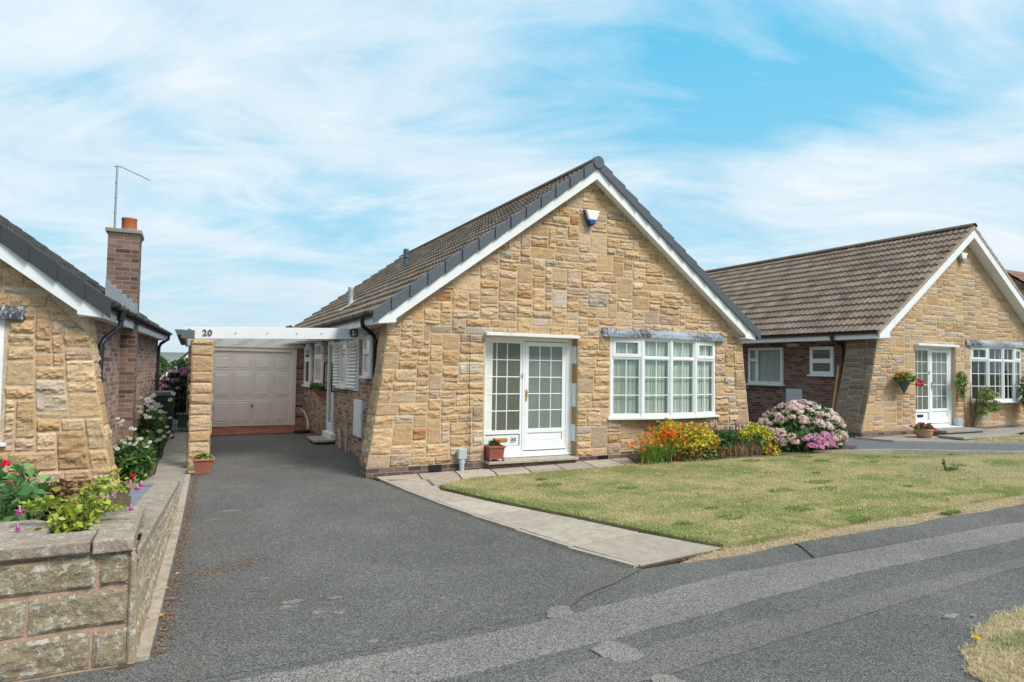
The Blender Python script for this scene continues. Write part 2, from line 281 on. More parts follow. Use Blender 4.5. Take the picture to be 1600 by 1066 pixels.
# ------------------------------------------------------------------ geometry helpers
def frame(o, u, d):
    o, u, d = Vector(o), Vector(u).normalized(), Vector(d).normalized()
    def F(a, b, z): v = o+u*a+d*b; return (v.x, v.y, o.z+z)
    return F
class MB:
    def __init__(s, xf=None): s.v = []; s.f = []; s.c = []; s.cur = (1, 1, 1); s.xf = xf
    def add(s, vs, fs, c=None):
        n = len(s.v); s.v += [tuple(s.xf(*p)) if s.xf else tuple(p) for p in vs]; s.f += [tuple(i+n for i in f) for f in fs]; s.c += [c or s.cur]*len(fs)
    def box(s, x0, y0, z0, x1, y1, z1, F=None, c=None):
        if F is None: F = lambda a, b, z: (a, b, z)
        P = [F(x, y, z) for z in (z0, z1) for x, y in ((x0, y0), (x1, y0), (x1, y1), (x0, y1))]
        s.add(P, [(3, 2, 1, 0), (4, 5, 6, 7), (0, 1, 5, 4), (1, 2, 6, 5), (2, 3, 7, 6), (3, 0, 4, 7)], c)
    def prism(s, poly, y0, y1, F=None, c=None):            # polygon in (x,z), extruded along y
        n = len(poly); F = F or (lambda a, b, z: (a, b, z))
        P = [F(x, y0, z) for x, z in poly]+[F(x, y1, z) for x, z in poly]
        s.add(P, [tuple(range(n)), tuple(range(2*n-1, n-1, -1))]+[(i, i+n, (i+1) % n+n, (i+1) % n) for i in range(n)], c)
    def slab(s, poly, z0, z1, c=None):                     # polygon in (x,y), extruded in z
        n = len(poly); P = [(x, y, z0) for x, y in poly]+[(x, y, z1) for x, y in poly]
        s.add(P, [tuple(range(n-1, -1, -1)), tuple(range(n, 2*n))]+[(i, (i+1) % n, (i+1) % n+n, i+n) for i in range(n)], c)
    def tube(s, pts, r, n=10, r1=None, c=None, cap=True):
        pts = [Vector(p) for p in pts]; rings = []; N = len(pts)
        prev = None
        for i, p in enumerate(pts):
            t = (pts[min(i+1, N-1)]-pts[max(i-1, 0)]).normalized()
            a = t.orthogonal().normalized() if prev is None else (prev-t*prev.dot(t)).normalized()
            prev = a; b = t.cross(a); rr = r if r1 is None else r+(r1-r)*i/(N-1)
            rings.append([p+(a*math.cos(2*math.pi*k/n)+b*math.sin(2*math.pi*k/n))*rr for k in range(n)])
        P = [tuple(q) for g in rings for q in g]
        fs = [(i*n+k, i*n+(k+1) % n, (i+1)*n+(k+1) % n, (i+1)*n+k) for i in range(N-1) for k in range(n)]
        if cap: fs += [tuple(range(n-1, -1, -1)), tuple((N-1)*n+k for k in range(n))]
        s.add(P, fs, c)
    def lathe(s, cx, cy, prof, n=20, c=None, sq=None):     # prof: (r,z); sq=(a,b) -> square section
        P = []
        for r, z in prof:
            for k in range(n):
                a = 2*math.pi*k/n; P.append((cx+r*math.cos(a), cy+r*math.sin(a), z))
        N = len(prof); fs = [(i*n+k, i*n+(k+1) % n, (i+1)*n+(k+1) % n, (i+1)*n+k) for i in range(N-1) for k in range(n)]
        fs += [tuple(range(n-1, -1, -1)), tuple((N-1)*n+k for k in range(n))]
        s.add(P, fs, c)
    def build(s, name, m, parent=None, bevel=0., smooth=False, label=None, cat=None, group=None, kind=None, seg=1):
        me = bpy.data.meshes.new(name); me.from_pydata(s.v, [], s.f); me.update()
        if any(c != (1, 1, 1) for c in s.c):
            a = me.color_attributes.new('Col', 'FLOAT_COLOR', 'CORNER')
            cnt = np.array([len(f) for f in s.f]); cc = np.repeat(np.array([(*c, 1) for c in s.c], dtype=np.float32), cnt, axis=0); a.data.foreach_set('color', cc.ravel())
        o = finish(me, name, m, parent, label, cat, group, kind)
        if smooth: me.polygons.foreach_set('use_smooth', [True]*len(me.polygons)); me.update()
        if smooth: 
            try: me.set_sharp_from_angle(angle=R(40))
            except Exception: pass
        if bevel:
            b = o.modifiers.new('bevel', 'BEVEL'); b.width = bevel; b.segments = seg; b.limit_method = 'ANGLE'; b.angle_limit = R(50)
        return o
def tag(o, label=None, cat=None, group=None, kind=None):
    for k, v in (('label', label), ('category', cat), ('group', group), ('kind', kind)):
        if v: o[k] = v
    return o
def finish(me, name, m, parent, label=None, cat=None, group=None, kind=None):
    me.materials.append(M[m] if isinstance(m, str) else m)
    o = bpy.data.objects.new(name, me); COL.objects.link(o)
    if parent is not None:
        o.parent = parent; o.matrix_parent_inverse = INV[parent.name] if parent.name in INV else Matrix.Identity(4)
    return tag(o, label, cat, group, kind)
INV = {}
def thing(name, loc, label, cat, group=None, rz=0):
    o = bpy.data.objects.new(name, None); COL.objects.link(o); o.location = loc; o.rotation_euler.z = rz; o.empty_display_size = .2
    INV[o.name] = (Matrix.Translation(loc) @ Matrix.Rotation(rz, 4, 'Z')).inverted()
    return tag(o, label, cat, group)
def part_inv(p):   # a mesh part with identity local transform under its thing: children keep world coords
    INV[p.name] = Matrix.Identity(4); return p
def cloud(name, V, Fc, C, m, parent=None, **kw):           # big arrays: V (n,3), Fc (k,q) all same size, C (k,3)
    me = bpy.data.meshes.new(name); n, k, q = len(V), len(Fc), Fc.shape[1]
    me.vertices.add(n); me.vertices.foreach_set('co', np.ascontiguousarray(V, dtype=np.float32).ravel())
    me.loops.add(k*q); me.loops.foreach_set('vertex_index', Fc.astype(np.int32).ravel())
    me.polygons.add(k); me.polygons.foreach_set('loop_start', np.arange(k, dtype=np.int32)*q); me.polygons.foreach_set('loop_total', np.full(k, q, dtype=np.int32))
    me.update(calc_edges=True)
    a = me.color_attributes.new('Col', 'FLOAT_COLOR', 'CORNER'); cc = np.ones((k*q, 4), dtype=np.float32); cc[:, :3] = np.repeat(C, q, axis=0); a.data.foreach_set('color', cc.ravel())
    return finish(me, name, m, parent, **kw)
def unit(v): return v/np.maximum(np.linalg.norm(v, axis=1, keepdims=True), 1e-9)
def pick(cols, n, jit=.15):
    c = np.array([x[:3] for x in cols]); w = np.array([x[3] if len(x) > 3 else 1 for x in cols], float); w /= w.sum()
    return np.clip(c[RNG.choice(len(c), n, p=w)]*(1+RNG.normal(0, jit, (n, 1))), 0, 1)
def leaves(name, P, size, cols, m='leaf', parent=None, aspect=2.0, up=.4, out=None, droop=0., **kw):
    """leaf-shaped folded quads at points P"""
    P = np.asarray(P, float); n = len(P)
    nr = unit(RNG.normal(0, 1, (n, 3))+np.array([0, 0, up*2]) + (0 if out is None else out))
    t = unit(np.cross(nr, unit(RNG.normal(0, 1, (n, 3))))); t[:, 2] -= droop; t = unit(t)
    b = unit(np.cross(nr, t)); sz = (size*(.6+.8*RNG.random(n)))[:, None]
    L, Wd = sz*.5*aspect, sz*.5
    fold = nr*sz*.12
    V = np.stack([P-t*L, P+b*Wd+fold-t*L*.1, P+t*L, P-b*Wd+fold-t*L*.1], 1).reshape(-1, 3)
    F_ = np.arange(4*n).reshape(n, 4)
    return cloud(name, V, F_, pick(cols, n), m, parent, **kw)
def blades(name, B, h, w, cols, lean=.35, parent=None, m='leaf', bend=.4, **kw):
    """grass-like blades: two-segment tapering strips from base points B"""
    B = np.asarray(B, float); n = len(B); hh = (h*(.55+.7*RNG.random(n)))[:, None]
    d = RNG.normal(0, 1, (n, 3)); d[:, 2] = 0; d = unit(d); ln = (lean*RNG.random(n))[:, None]
    s = np.stack([-d[:, 1], d[:, 0], np.zeros(n)], 1); ww = w*(.6+.8*RNG.random(n))[:, None]
    mid = B+d*hh*ln*.5+np.array([0, 0, 1])*hh*.6; top = B+d*hh*(ln*1.0+bend*ln)+np.array([0, 0, 1])*hh*(1-ln*.35)
    V = np.stack([B-s*ww*.5, B+s*ww*.5, mid+s*ww*.4, mid-s*ww*.4, top+s*ww*.08, top-s*ww*.08], 1).reshape(-1, 3)
    i = np.arange(n)[:, None]*6; F_ = np.concatenate([i+np.array([0, 1, 2, 3]), i+np.array([3, 2, 4, 5])])
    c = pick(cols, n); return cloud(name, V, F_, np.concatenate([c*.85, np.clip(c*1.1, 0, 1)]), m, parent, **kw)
def ell(n, c, r, shell=.35, bottom=-.6):
    d = unit(RNG.normal(0, 1, (n*3, 3))); d = d[d[:, 2] > bottom][:n]; rad = (1-shell*RNG.random(len(d))**1.5)[:, None]
    return np.array(c)+d*rad*np.array(r), d
def gz(x): return .013*(min(max(x, 2.5), 25)-2.5)
def sheet(name, poly, dz, m, kind='structure', thick=.02, **kw):
    """ground sheet following the gentle cross fall; cut where the fall changes"""
    bm = bmesh.new(); vs = [bm.verts.new((x, y, 0)) for x, y in poly]; bm.faces.new(vs)
    for c in (2.5, 25):
        bmesh.ops.bisect_plane(bm, geom=bm.verts[:]+bm.edges[:]+bm.faces[:], plane_co=(c, 0, 0), plane_no=(1, 0, 0))
    if thick:
        r_ = bmesh.ops.extrude_face_region(bm, geom=bm.faces[:]); low = [g for g in r_['geom'] if isinstance(g, bmesh.types.BMVert)]
        ls = set(low)
        for v in bm.verts: v.co.z = gz(v.co.x)+dz-(0 if v in ls else thick)
    else:
        for v in bm.verts: v.co.z = gz(v.co.x)+dz
    bmesh.ops.recalc_face_normals(bm, faces=bm.faces)
    me = bpy.data.meshes.new(name); bm.to_mesh(me); bm.free()
    if not thick and me.polygons and me.polygons[0].normal.z < 0: me.flip_normals()
    return finish(me, name, m, None, kind=kind, **kw)
def inpoly(P, poly):
    x, y = P[:, 0], P[:, 1]; c = np.zeros(len(P), bool); j = len(poly)-1
    for i in range(len(poly)):
        xi, yi = poly[i]; xj, yj = poly[j]
        c ^= ((yi > y) != (yj > y)) & (x < (xj-xi)*(y-yi)/((yj-yi) or 1e-9)+xi); j = i
    return c
def curvy(pts, it=2):      # corner-cut a closed outline
    for _ in range(it):
        q = []
        for i in range(len(pts)):
            a, b = pts[i], pts[(i+1) % len(pts)]; q += [(a[0]*.75+b[0]*.25, a[1]*.75+b[1]*.25), (a[0]*.25+b[0]*.75, a[1]*.25+b[1]*.75)]
        pts = q
    return pts
M['grey2'] = simple('dark_flue_plastic', (.09, .12, .14), .6, nz=.1); M['vgrey'] = simple('slate_grey_plastic', (.12, .135, .15), .5, nz=.08); M['rtile'] = simple('mossy_roof_tile', (.075, .07, .065), .9, nz=.4, nscale=9)
def m_drape():
    m, t, p = mat('gathered_net'); p.inputs['Roughness'].default_value = .9
    tc = t.node('ShaderNodeTexCoord').outputs['Object']; mp = t.node('ShaderNodeMapping'); mp.inputs['Scale'].default_value = (1, 14, .6); t.l.new(tc, mp.inputs[0])
    f = t.noise(mp.outputs[0], 2.2, 5, .6, .3); t.l.new(t.ramp(f, [(.3, (.36, .36, .34)), (.7, (.74, .74, .71))]), p.inputs['Base Color']); return m
M['drape'] = m_drape()
M['brick_c'] = m_brick('chimney_brick', (.165, .105, .085), (.26, .165, .13), (.34, .265, .22))
M['patch'] = m_asphalt('pale_worn_patch', (.285, .255, .232), stain=.2, stone_amt=.3, scale=1.3)
M['crack'] = simple('dirt_filled_crack', (.055, .045, .035), 1., nz=.4, nscale=60); M['leadg'] = simple('grey_lead', (.26, .28, .31), .6, nz=.2, nscale=20)
M['binlid'] = simple('dusty_bin_lid', (.10, .12, .15), .45, nz=.1)

# ------------------------------------------------------------------ ground, tarmac, paving
def outline(pts, it=2): return curvy(pts, it)
g = MB()
for a, b in ((-900, 2.5), (2.5, 25), (25, 900)):
    za, zb_ = gz(a)-.06, gz(b)-.06; g.add([(a, -500, za), (b, -500, zb_), (b, 1500, zb_), (a, 1500, za)], [(0, 1, 2, 3)])
g.build('ground', 'grassfar', kind='structure')
sheet('pavement', [(-25, -6), (45, -6), (45, 4.62), (9.6, 4.51), (6.5, 4.50), (3.53, 4.53), (-.2, 4.5), (-25, 4.5)], .0, 'pave')
DRV = [(-.25, 4.3), (-.20, 4.5), (-.02, 8.13), (.08, 11.04), (.36, 11.5), (.42, 13), (.55, 16.9), (2.95, 16.9), (2.95, 10.3), (2.45, 9.95), (2.56, 9.78), (2.66, 9.1), (2.80, 8.1), (2.94, 7.2), (3.10, 6.4), (3.27, 5.6), (3.42, 5.0), (3.55, 4.50), (2.6, 4.05), (1.4, 3.97), (.5, 3.97), (-.3, 4.0)]
sheet('driveway', DRV, .004, 'drive')
sheet('brick_apron', [(.2, 16.85), (2.95, 16.95), (2.95, 19.1), (.2, 19.1)], .03, 'redpave', thick=.04)
def wob(a, b, n, amp, seed):
    r_ = random.Random(seed); return [(a[0]+(b[0]-a[0])*i/n, a[1]+(b[1]-a[1])*i/n+r_.gauss(0, amp)) for i in range(n+1)]
top1 = [(-6, 3.95), (.54, 3.88), (1.44, 3.88), (2.0, 3.89)]+wob((2.5, 3.93), (3.8, 4.07), 6, .008, 1)+wob((4.2, 4.09), (6.8, 4.05), 9, .008, 2)+wob((7.2, 4.03), (11, 3.95), 6, .008, 3)+[(30, 3.8)]
bot1 = [(30, 3.45)]+wob((11, 3.55), (7.6, 3.61), 8, .008, 4)+wob((7, 3.62), (5.1, 3.62), 8, .008, 5)+wob((4.6, 3.60), (2.6, 3.47), 10, .008, 6)+[(1.5, 3.42), (-6, 3.4)]
sheet('resurfaced_strip', top1+bot1, .007, 'trench')
top2 = [(2.0, 3.27)]+wob((2.6, 3.28), (6.9, 3.25), 14, .01, 7)+[(9, 3.25), (14, 3.2)]; bot2 = [(14, 3.06), (9, 3.09)]+wob((6.6, 3.09), (3.4, 2.99), 10, .012, 8)+[(2.54, 2.94), (1.2, 2.9)]
sheet('resurfaced_strip', top2+bot2, .0085, 'trench2')
sheet('dark_patch', [(5.18, 4.10), (5.41, 4.46), (6.5, 4.47), (9.6, 4.50), (14, 4.5), (14, 3.95), (8, 4.02), (6.5, 4.06)], .007, 'drive')
rs0 = random.Random(2)
for q in ([(2.29, 3.44), (2.5, 3.46), (2.55, 3.19), (2.44, 3.15), (2.37, 3.12), (2.27, 3.27)], [(2.32, 4.06), (2.52, 4.12), (2.51, 3.93), (2.40, 3.90), (2.28, 3.92)], [(2.34, 2.96), (2.49, 2.94), (2.53, 2.80), (2.38, 2.78)]):
    sheet('concrete_patch', [(x+rs0.gauss(0,.008), y+rs0.gauss(0,.008)) for x, y in curvy(curvy(q, 1), 1)], .0105, 'patch')
rs = random.Random(5)
for (x, y, a) in ((.73, 4.97, .06), (.69, 4.88, .055), (1.04, 4.93, .05), (.87, 4.70, .045), (1.0, 4.63, .04), (1.09, 4.07, .035), (.60, 5.6, .03), (2.1, 4.3, .03), (1.9, 4.18, .025), (1.75, 4.6, .02), (4.83, 2.73, .055), (5.0, 2.67, .03), (.5, 8.3, .1), (.3, 7.9, .08), (1.6, 11.5, .1), (1.4, 5.4, .02)):
    sheet('worn_spot', [(x+a*1.4*math.cos(t)*rs.uniform(.6, 1.2), y+a*.6*math.sin(t)*rs.uniform(.5, 1.3)) for t in [k*math.pi/6 for k in range(12)]], .0085+.0015*(x>2.5), 'patch' if y < 6 else 'trench')
# straw coloured joint between lawn and tarmac, and edging kerbs
sheet('lawn_edging', [(3.95, 4.50)]+wob((4.7, 4.47), (9.6, 4.49), 16, .025, 9)+[(20, 4.6), (20, 4.9)]+wob((10.2, 4.79), (4.75, 4.64), 16, .02, 10)+[(4.6, 4.66)], .010, 'sand')
# slab path down the lawn side of the drive
FL = [(.40, .33, .27), (.44, .36, .29), (.36, .30, .25), (.47, .39, .31)]
def flags(name, rows, dz=.024):
    q = MB(); r_ = random.Random(3)
    for r in rows:
        for poly in r:
            c = r_.choice(FL); k = r_.uniform(.82, 1.12); c = tuple(v*k for v in c)
            mx_, my_ = sum(p[0] for p in poly)/len(poly), sum(p[1] for p in poly)/len(poly)
            pp = []
            for (x, y) in poly:
                d = math.hypot(x-mx_, y-my_); s_ = (d-.015)/d; pp.append((mx_+(x-mx_)*s_, my_+(y-my_)*s_))
            n = len(pp); P = [(x, y, gz(x)+dz) for x, y in pp]+[(x, y, gz(x)-.03) for x, y in pp]
            q.add(P, [tuple(range(n))]+[(i, i+n, (i+1) % n+n, (i+1) % n) for i in range(n)], c)
    return q.build(name, 'flag', kind='structure', bevel=.004)
La = [(2.70, 9.60), (2.78, 8.7), (2.90, 7.75), (3.04, 6.9), (3.20, 6.1), (3.36, 5.3), (3.56, 4.56)]
Lb = [(3.30, 9.30), (3.18, 8.45), (3.45, 7.56), (3.73, 6.85), (3.99, 6.2), (4.25, 5.45), (4.60, 4.66)]
sheet('path_bed', [(2.60, 9.8)]+[(x-.04, y) for x, y in La]+[(4.63, 4.63)]+Lb[::-1]+[(3.3, 8.7), (3.9, 9.08), (7.6, 9.02), (7.6, 9.93), (2.5, 9.93)], .011, 'soil')
rows = [[[La[i], Lb[i], Lb[i+1], La[i+1]]] for i in range(len(La)-1)]
flags('slab_path', rows)
fr_ = []
xs_ = [2.62, 3.30, 3.92, 4.53, 5.14, 5.75, 6.36, 6.97, 7.6]
for a, b in zip(xs_, xs_[1:]): fr_.append([[(a, 9.86), (b, 9.86), (b-.08, 9.40), (a+(.02 if a < 3 else -.08), 9.40)]])
for a, b in zip([3.33]+xs_[2:-1], xs_[2:]): fr_.append([[(a-.10, 9.39), (b-.10, 9.39), (b-.18, 9.05), (a-.18, 9.05 if a > 3.4 else 8.75)]])
flags('front_path', fr_)
q = MB(); 
for i in range(len(La)-1):
    (x0, y0_), (x1, y1_) = La[i], La[i+1]; q.add([(x0-.065, y0_, .03), (x0-.012, y0_, .03), (x1-.012, y1_+.01, .03+gz(x1)), (x1-.065, y1_+.01, .03+gz(x1)), (x0-.065, y0_, -.03), (x0-.012, y0_, -.03), (x1-.012, y1_+.01, -.03), (x1-.065, y1_+.01, -.03)], [(0, 1, 2, 3)[::-1], (0, 3, 7, 4), (0, 4, 5, 1), (3, 2, 6, 7), (1, 5, 6, 2)])
q.build('drive_kerb', 'kerb', kind='structure')
LAWN = [(3.20, 8.55), (3.28, 8.30), (3.5, 7.60), (3.78, 6.85), (4.04, 6.2), (4.30, 5.45), (4.52, 4.88), (4.64, 4.68), (5.55, 4.66), (6.74, 4.72), (7.9, 4.73), (9.05, 4.76), (12, 4.82), (19, 4.9), (19, 4.98), (15.0, 6.35), (13.2, 7.35), (11.5, 8.28), (11.3, 8.75), (9.5, 8.92), (7.0, 9.02), (5.0, 9.03), (3.9, 9.04), (3.45, 8.86)]
sheet('lawn', LAWN, .045, 'lawn', thick=.08)
sheet('verge', [(5.6, 2.62), (5.3, 2.56), (5.15, 2.60), (4.9, 2.52), (4.75, 2.53), (4.5, 2.38), (4.3, 2.37), (4.15, 2.24), (4.04, 2.18), (3.98, 2.0), (4.3, 1.5), (5.5, -.5), (16, -2), (16, 2.6)], .010, 'sand')
sheet('flower_bed', [(6.95, 8.95), (9.5, 8.75), (11.6, 8.55), (12.7, 9.0), (12.6, 9.9), (7.4, 9.88)], .05, 'soil')
# neighbouring drive and its edging
D2 = [(10.7, 12.5), (10.7, 10.4), (12.3, 9.3), (12.4, 8.65), (14.48, 7.05), (15.2, 6.72), (19.2, 5.1), (20, 4.6), (24, 4.6), (21.2, 5.75), (17.9, 7.15), (16.56, 7.75), (14.9, 8.7), (14.25, 9.25), (14.1, 9.9), (14.4, 10.6), (15.3, 10.7), (15.3, 21), (10.4, 21)]
sheet('neighbour_drive', D2, .03, 'drive2')
def ribbon(name, pts, w, h, m, base=.0):
    q = MB(); 
    for (a, b) in zip(pts, pts[1:]):
        d = Vector((b[0]-a[0], b[1]-a[1], 0)).normalized(); s_ = Vector((-d.y, d.x, 0))*w/2
        P = []
        for (x, y) in (a, b):
            for sg in (-1, 1):
                for z in (-.05, h): P.append((x+s_.x*sg, y+s_.y*sg, gz(x)+z+base))
        q.add(P, [(1, 3, 7, 5), (0, 1, 5, 4), (3, 2, 6, 7), (2, 0, 4, 6), (0, 2, 3, 1), (4, 5, 7, 6)])
    return q.build(name, m, kind='structure')
ribbon('kerb_near', [(11.0, 8.75), (12.6, 8.2), (14.45, 6.98), (15.2, 6.65), (19.2, 5.02)], .07, .085, 'kerb')
ribbon('kerb_far', [(14.05, 10.0), (14.2, 9.2), (14.9, 8.68), (16.56, 7.73), (17.9, 7.13), (21.2, 5.72)], .05, .075, 'kerb')
sheet('neighbour_front_paving', [(14.2, 9.25), (14.9, 8.72), (16.6, 7.80), (18.6, 9.0), (22, 9.6), (23, 10.1), (14.2, 10.1)], .036, 'conc')
NL = [(15.6, 8.42), (16.6, 7.80), (18.0, 7.2), (21.3, 5.85), (27, 5.0), (27, 9.9), (22, 9.3), (19.3, 8.85), (18.1, 8.55), (17.0, 8.5)]
sheet('neighbour_lawn', NL, .062, 'lawn')
# strip of concrete and litter beside the left wall, path to the gate
ribbon('wall_kerb', [(-.185, 4.36), (-.15, 5.2), (-.085, 6.8), (-.035, 8.1), (.035, 10.5), (.055, 11.1)], .075, .03, 'kerb2')
sheet('litter_bed', [(-.30, 4.3), (-.22, 4.3), (-.12, 6), (-.0, 9.0), (.06, 11.1), (-.3, 11.1), (-.3, 9)], .008, 'soil')
q = MB(); r_ = random.Random(8); y = 8.6
while y < 19.5:
    q.box(-.62+(.22 if y > 10.8 else 0)+(.0 if y < 13 else .03), y, -.05, .015+(0 if y < 11 else .03), y+.888, .02+r_.uniform(-.003, .003)); y += .9
q.build('side_path', 'conc', kind='structure', bevel=.006)
sheet('side_bed', [(-1.3, 9.0), (-.62, 9.0), (-.60, 10.7), (-.42, 11.2), (-.38, 14), (-.35, 17.4), (-1.3, 17.4)], .03, 'soil')
sheet('back_path', [(-1.5, 17.4), (.45, 17.4), (.45, 24), (-1.5, 24)], .012, 'conc')

for pts, w in (([(5.41, 4.50), (5.34, 4.36), (5.27, 4.25), (5.16, 4.09)], .005), ([(2.55, 4.06), (2.72, 4.18), (2.86, 4.24), (3.12, 4.32), (3.5, 4.50)], .005)):
    A_ = []; B_ = []
    for i, (x, y) in enumerate(pts):
        d = Vector((pts[min(i+1, len(pts)-1)][0]-pts[max(i-1, 0)][0], pts[min(i+1, len(pts)-1)][1]-pts[max(i-1, 0)][1], 0)).normalized(); ww = w*(.6 if i in (0, len(pts)-1) else 1)*.5
        A_.append((x-d.y*ww, y+d.x*ww)); B_.append((x+d.y*ww, y-d.x*ww))
    sheet('tarmac_crack', A_+B_[::-1], .0115, 'crack')

# ------------------------------------------------------------------ stonework
STONES = [(.575, .40, .235, 32), (.61, .45, .285, 26), (.56, .37, .20, 12), (.575, .42, .30, 16), (.54, .44, .34, 5), (.49, .335, .20, 5), (.55, .29, .135, 1.2), (.45, .345, .26, 3), (.51, .44, .36, 2.5)]
def stone_face(mb, mapf, W_, H_, rng, hole=lambda u, v: False, topf=None, cu=.05, cv=.066, rough=1., pal=STONES, edge_big=(True, False), shade=1., res=.026):
    nu, nv = int(round(W_/cu)), int(round(H_/cv)); occ = np.zeros((nu, nv), bool)
    for i in range(nu):
        for j in range(nv):
            u, v = (i+.5)*cu, (j+.5)*cv
            if hole(u, v) or (topf and v-cv > topf(u)): occ[i, j] = True
    pw = [p[3] for p in pal]
    for j in range(nv):
        i = 0
        while i < nu:
            if occ[i, j]: i += 1; continue
            run = 0
            while i+run < nu and not occ[i+run, j]: run += 1
            t = rng.random()
            big = (i == 0 and edge_big[0]) or (i+run == nu and run < 9 and edge_big[1])
            if big and t < .75: h, w = rng.choice([(3, 7), (4, 6), (6, 7), (5, 5), (2, 8), (3, 5)])
            elif t < .07: h, w = 1, rng.randint(5, 10)
            elif t < .60: h, w = 2, rng.randint(4, 10)
            elif t < .88: h, w = 3, rng.randint(5, 10)
            elif t < .94: h, w = 4, rng.randint(5, 8)
            else: h, w = rng.choice([(5, 6), (5, 5), (6, 7), (4, 6), (6, 5)])
            w = min(w, run); 
            if run-w < 3: w = run if run < 12 else w-3
            if w > 12: w = 6
            h = min(h, nv-j); k = 1
            while k < h and not occ[i:i+w, j+k].any(): k += 1
            h = k; occ[i:i+w, j:j+h] = True
            u0, u1, v0, v1 = i*cu, (i+w)*cu, j*cv, (j+h)*cv
            g = .0045
            c = rng.choices(pal, pw)[0]; k = (1.08+rng.gauss(0, .09))*shade; c = tuple(min(1, x*k) for x in c[:3])
            smooth = rng.random() < (.55 if h >= 4 else .13)
            a, b = max(3, int((u1-u0)/res)), max(3, int((v1-v0)/res)); sd = rng.random()*900
            lift = rng.uniform(.003, .010); vs = []; amp = (.30 if smooth else 1.)*rough; vc0 = rng.uniform(.22, .55); crk = 0 if smooth else rng.uniform(.4, 1.2)
            for q in range(b+1):
                for p in range(a+1):
                    u, v = u0+g+(u1-u0-2*g)*p/a, v0+g+(v1-v0-2*g)*q/b
                    e = min(p, a-p)*(u1-u0)/a; e2 = min(q, b-q)*(v1-v0)/b; e = min(e, e2)
                    if e <= 1e-6: d = -.002
                    else:
                        n = noise.fractal(Vector((u*5+sd, v*13+sd, sd)), 1., 2.1, 4, noise_basis='PERLIN_ORIGINAL')
                        st = n*2.6; fl = math.floor(st); fr = st-fl; led = (fl+min(1, fr*2.4))/2.6
                        vb = (v-v0)/(v1-v0); vc = vc0+.30*noise.noise(Vector((u*9, sd, 2)))+.12*noise.noise(Vector((u*31, sd, 5))); pr = (1-(vb-vc)/(1-vc+.01)*.75) if vb > vc else .12*vb/max(vc, .05)
                        d = lift+min(1, e/.022)*amp*(.005+.015*max(-.3, led)+.009*n+.020*crk*pr)
                        if rng.random() < .04: d *= .6
                    wob = noise.noise(Vector((u*1.7+3, v*1.7, sd*0))); w2 = noise.noise(Vector((u*2.1, v*2.1+9, 4)))
                    uu, vv = u+wob*.012+noise.noise(Vector((u*14, v*14, 2)))*.004, v+w2*.014+noise.noise(Vector((u*15, v*15, 7)))*.004
                    uu = min(max(uu, .0), W_)
                    if topf: vv = min(vv, topf(uu))
                    vs.append(mapf(uu, vv, max(-.004, d)))
            mb.add(vs, [(q*(a+1)+p, q*(a+1)+p+1, (q+1)*(a+1)+p+1, (q+1)*(a+1)+p) for q in range(b) for p in range(a)], c)
            i += w

# ------------------------------------------------------------------ glazed units
def leaf_frame(fr, gl, F, u0, u1, z0, z1, b=.055, d0=.0, d1=.06, us=(), zs=(), bar=.009, pane_d=.03):
    """one sash: four rails, glazing bars, a pane"""
    for a in ((u0, d0, z0, u1, d1, z0+b), (u0, d0, z1-b, u1, d1, z1), (u0, d0+.001, z0+b, u0+b, d1, z1-b), (u1-b, d0+.001, z0+b, u1, d1, z1-b)): fr.box(*a, F=F)
    for u in us: fr.box(u-bar, pane_d-.012, z0+b, u+bar, pane_d+.012, z1-b, F=F)
    for z in zs: fr.box(u0+b, pane_d-.010, z-bar, u1-b, pane_d+.010, z+bar, F=F)
    gl.box(u0+b-.004, pane_d-.003, z0+b-.004, u1-b+.004, pane_d+.003, z1-b+.004, F=F)
def lin(a, b, n): return [a+(b-a)*(i+1)/(n+1) for i in range(n)]

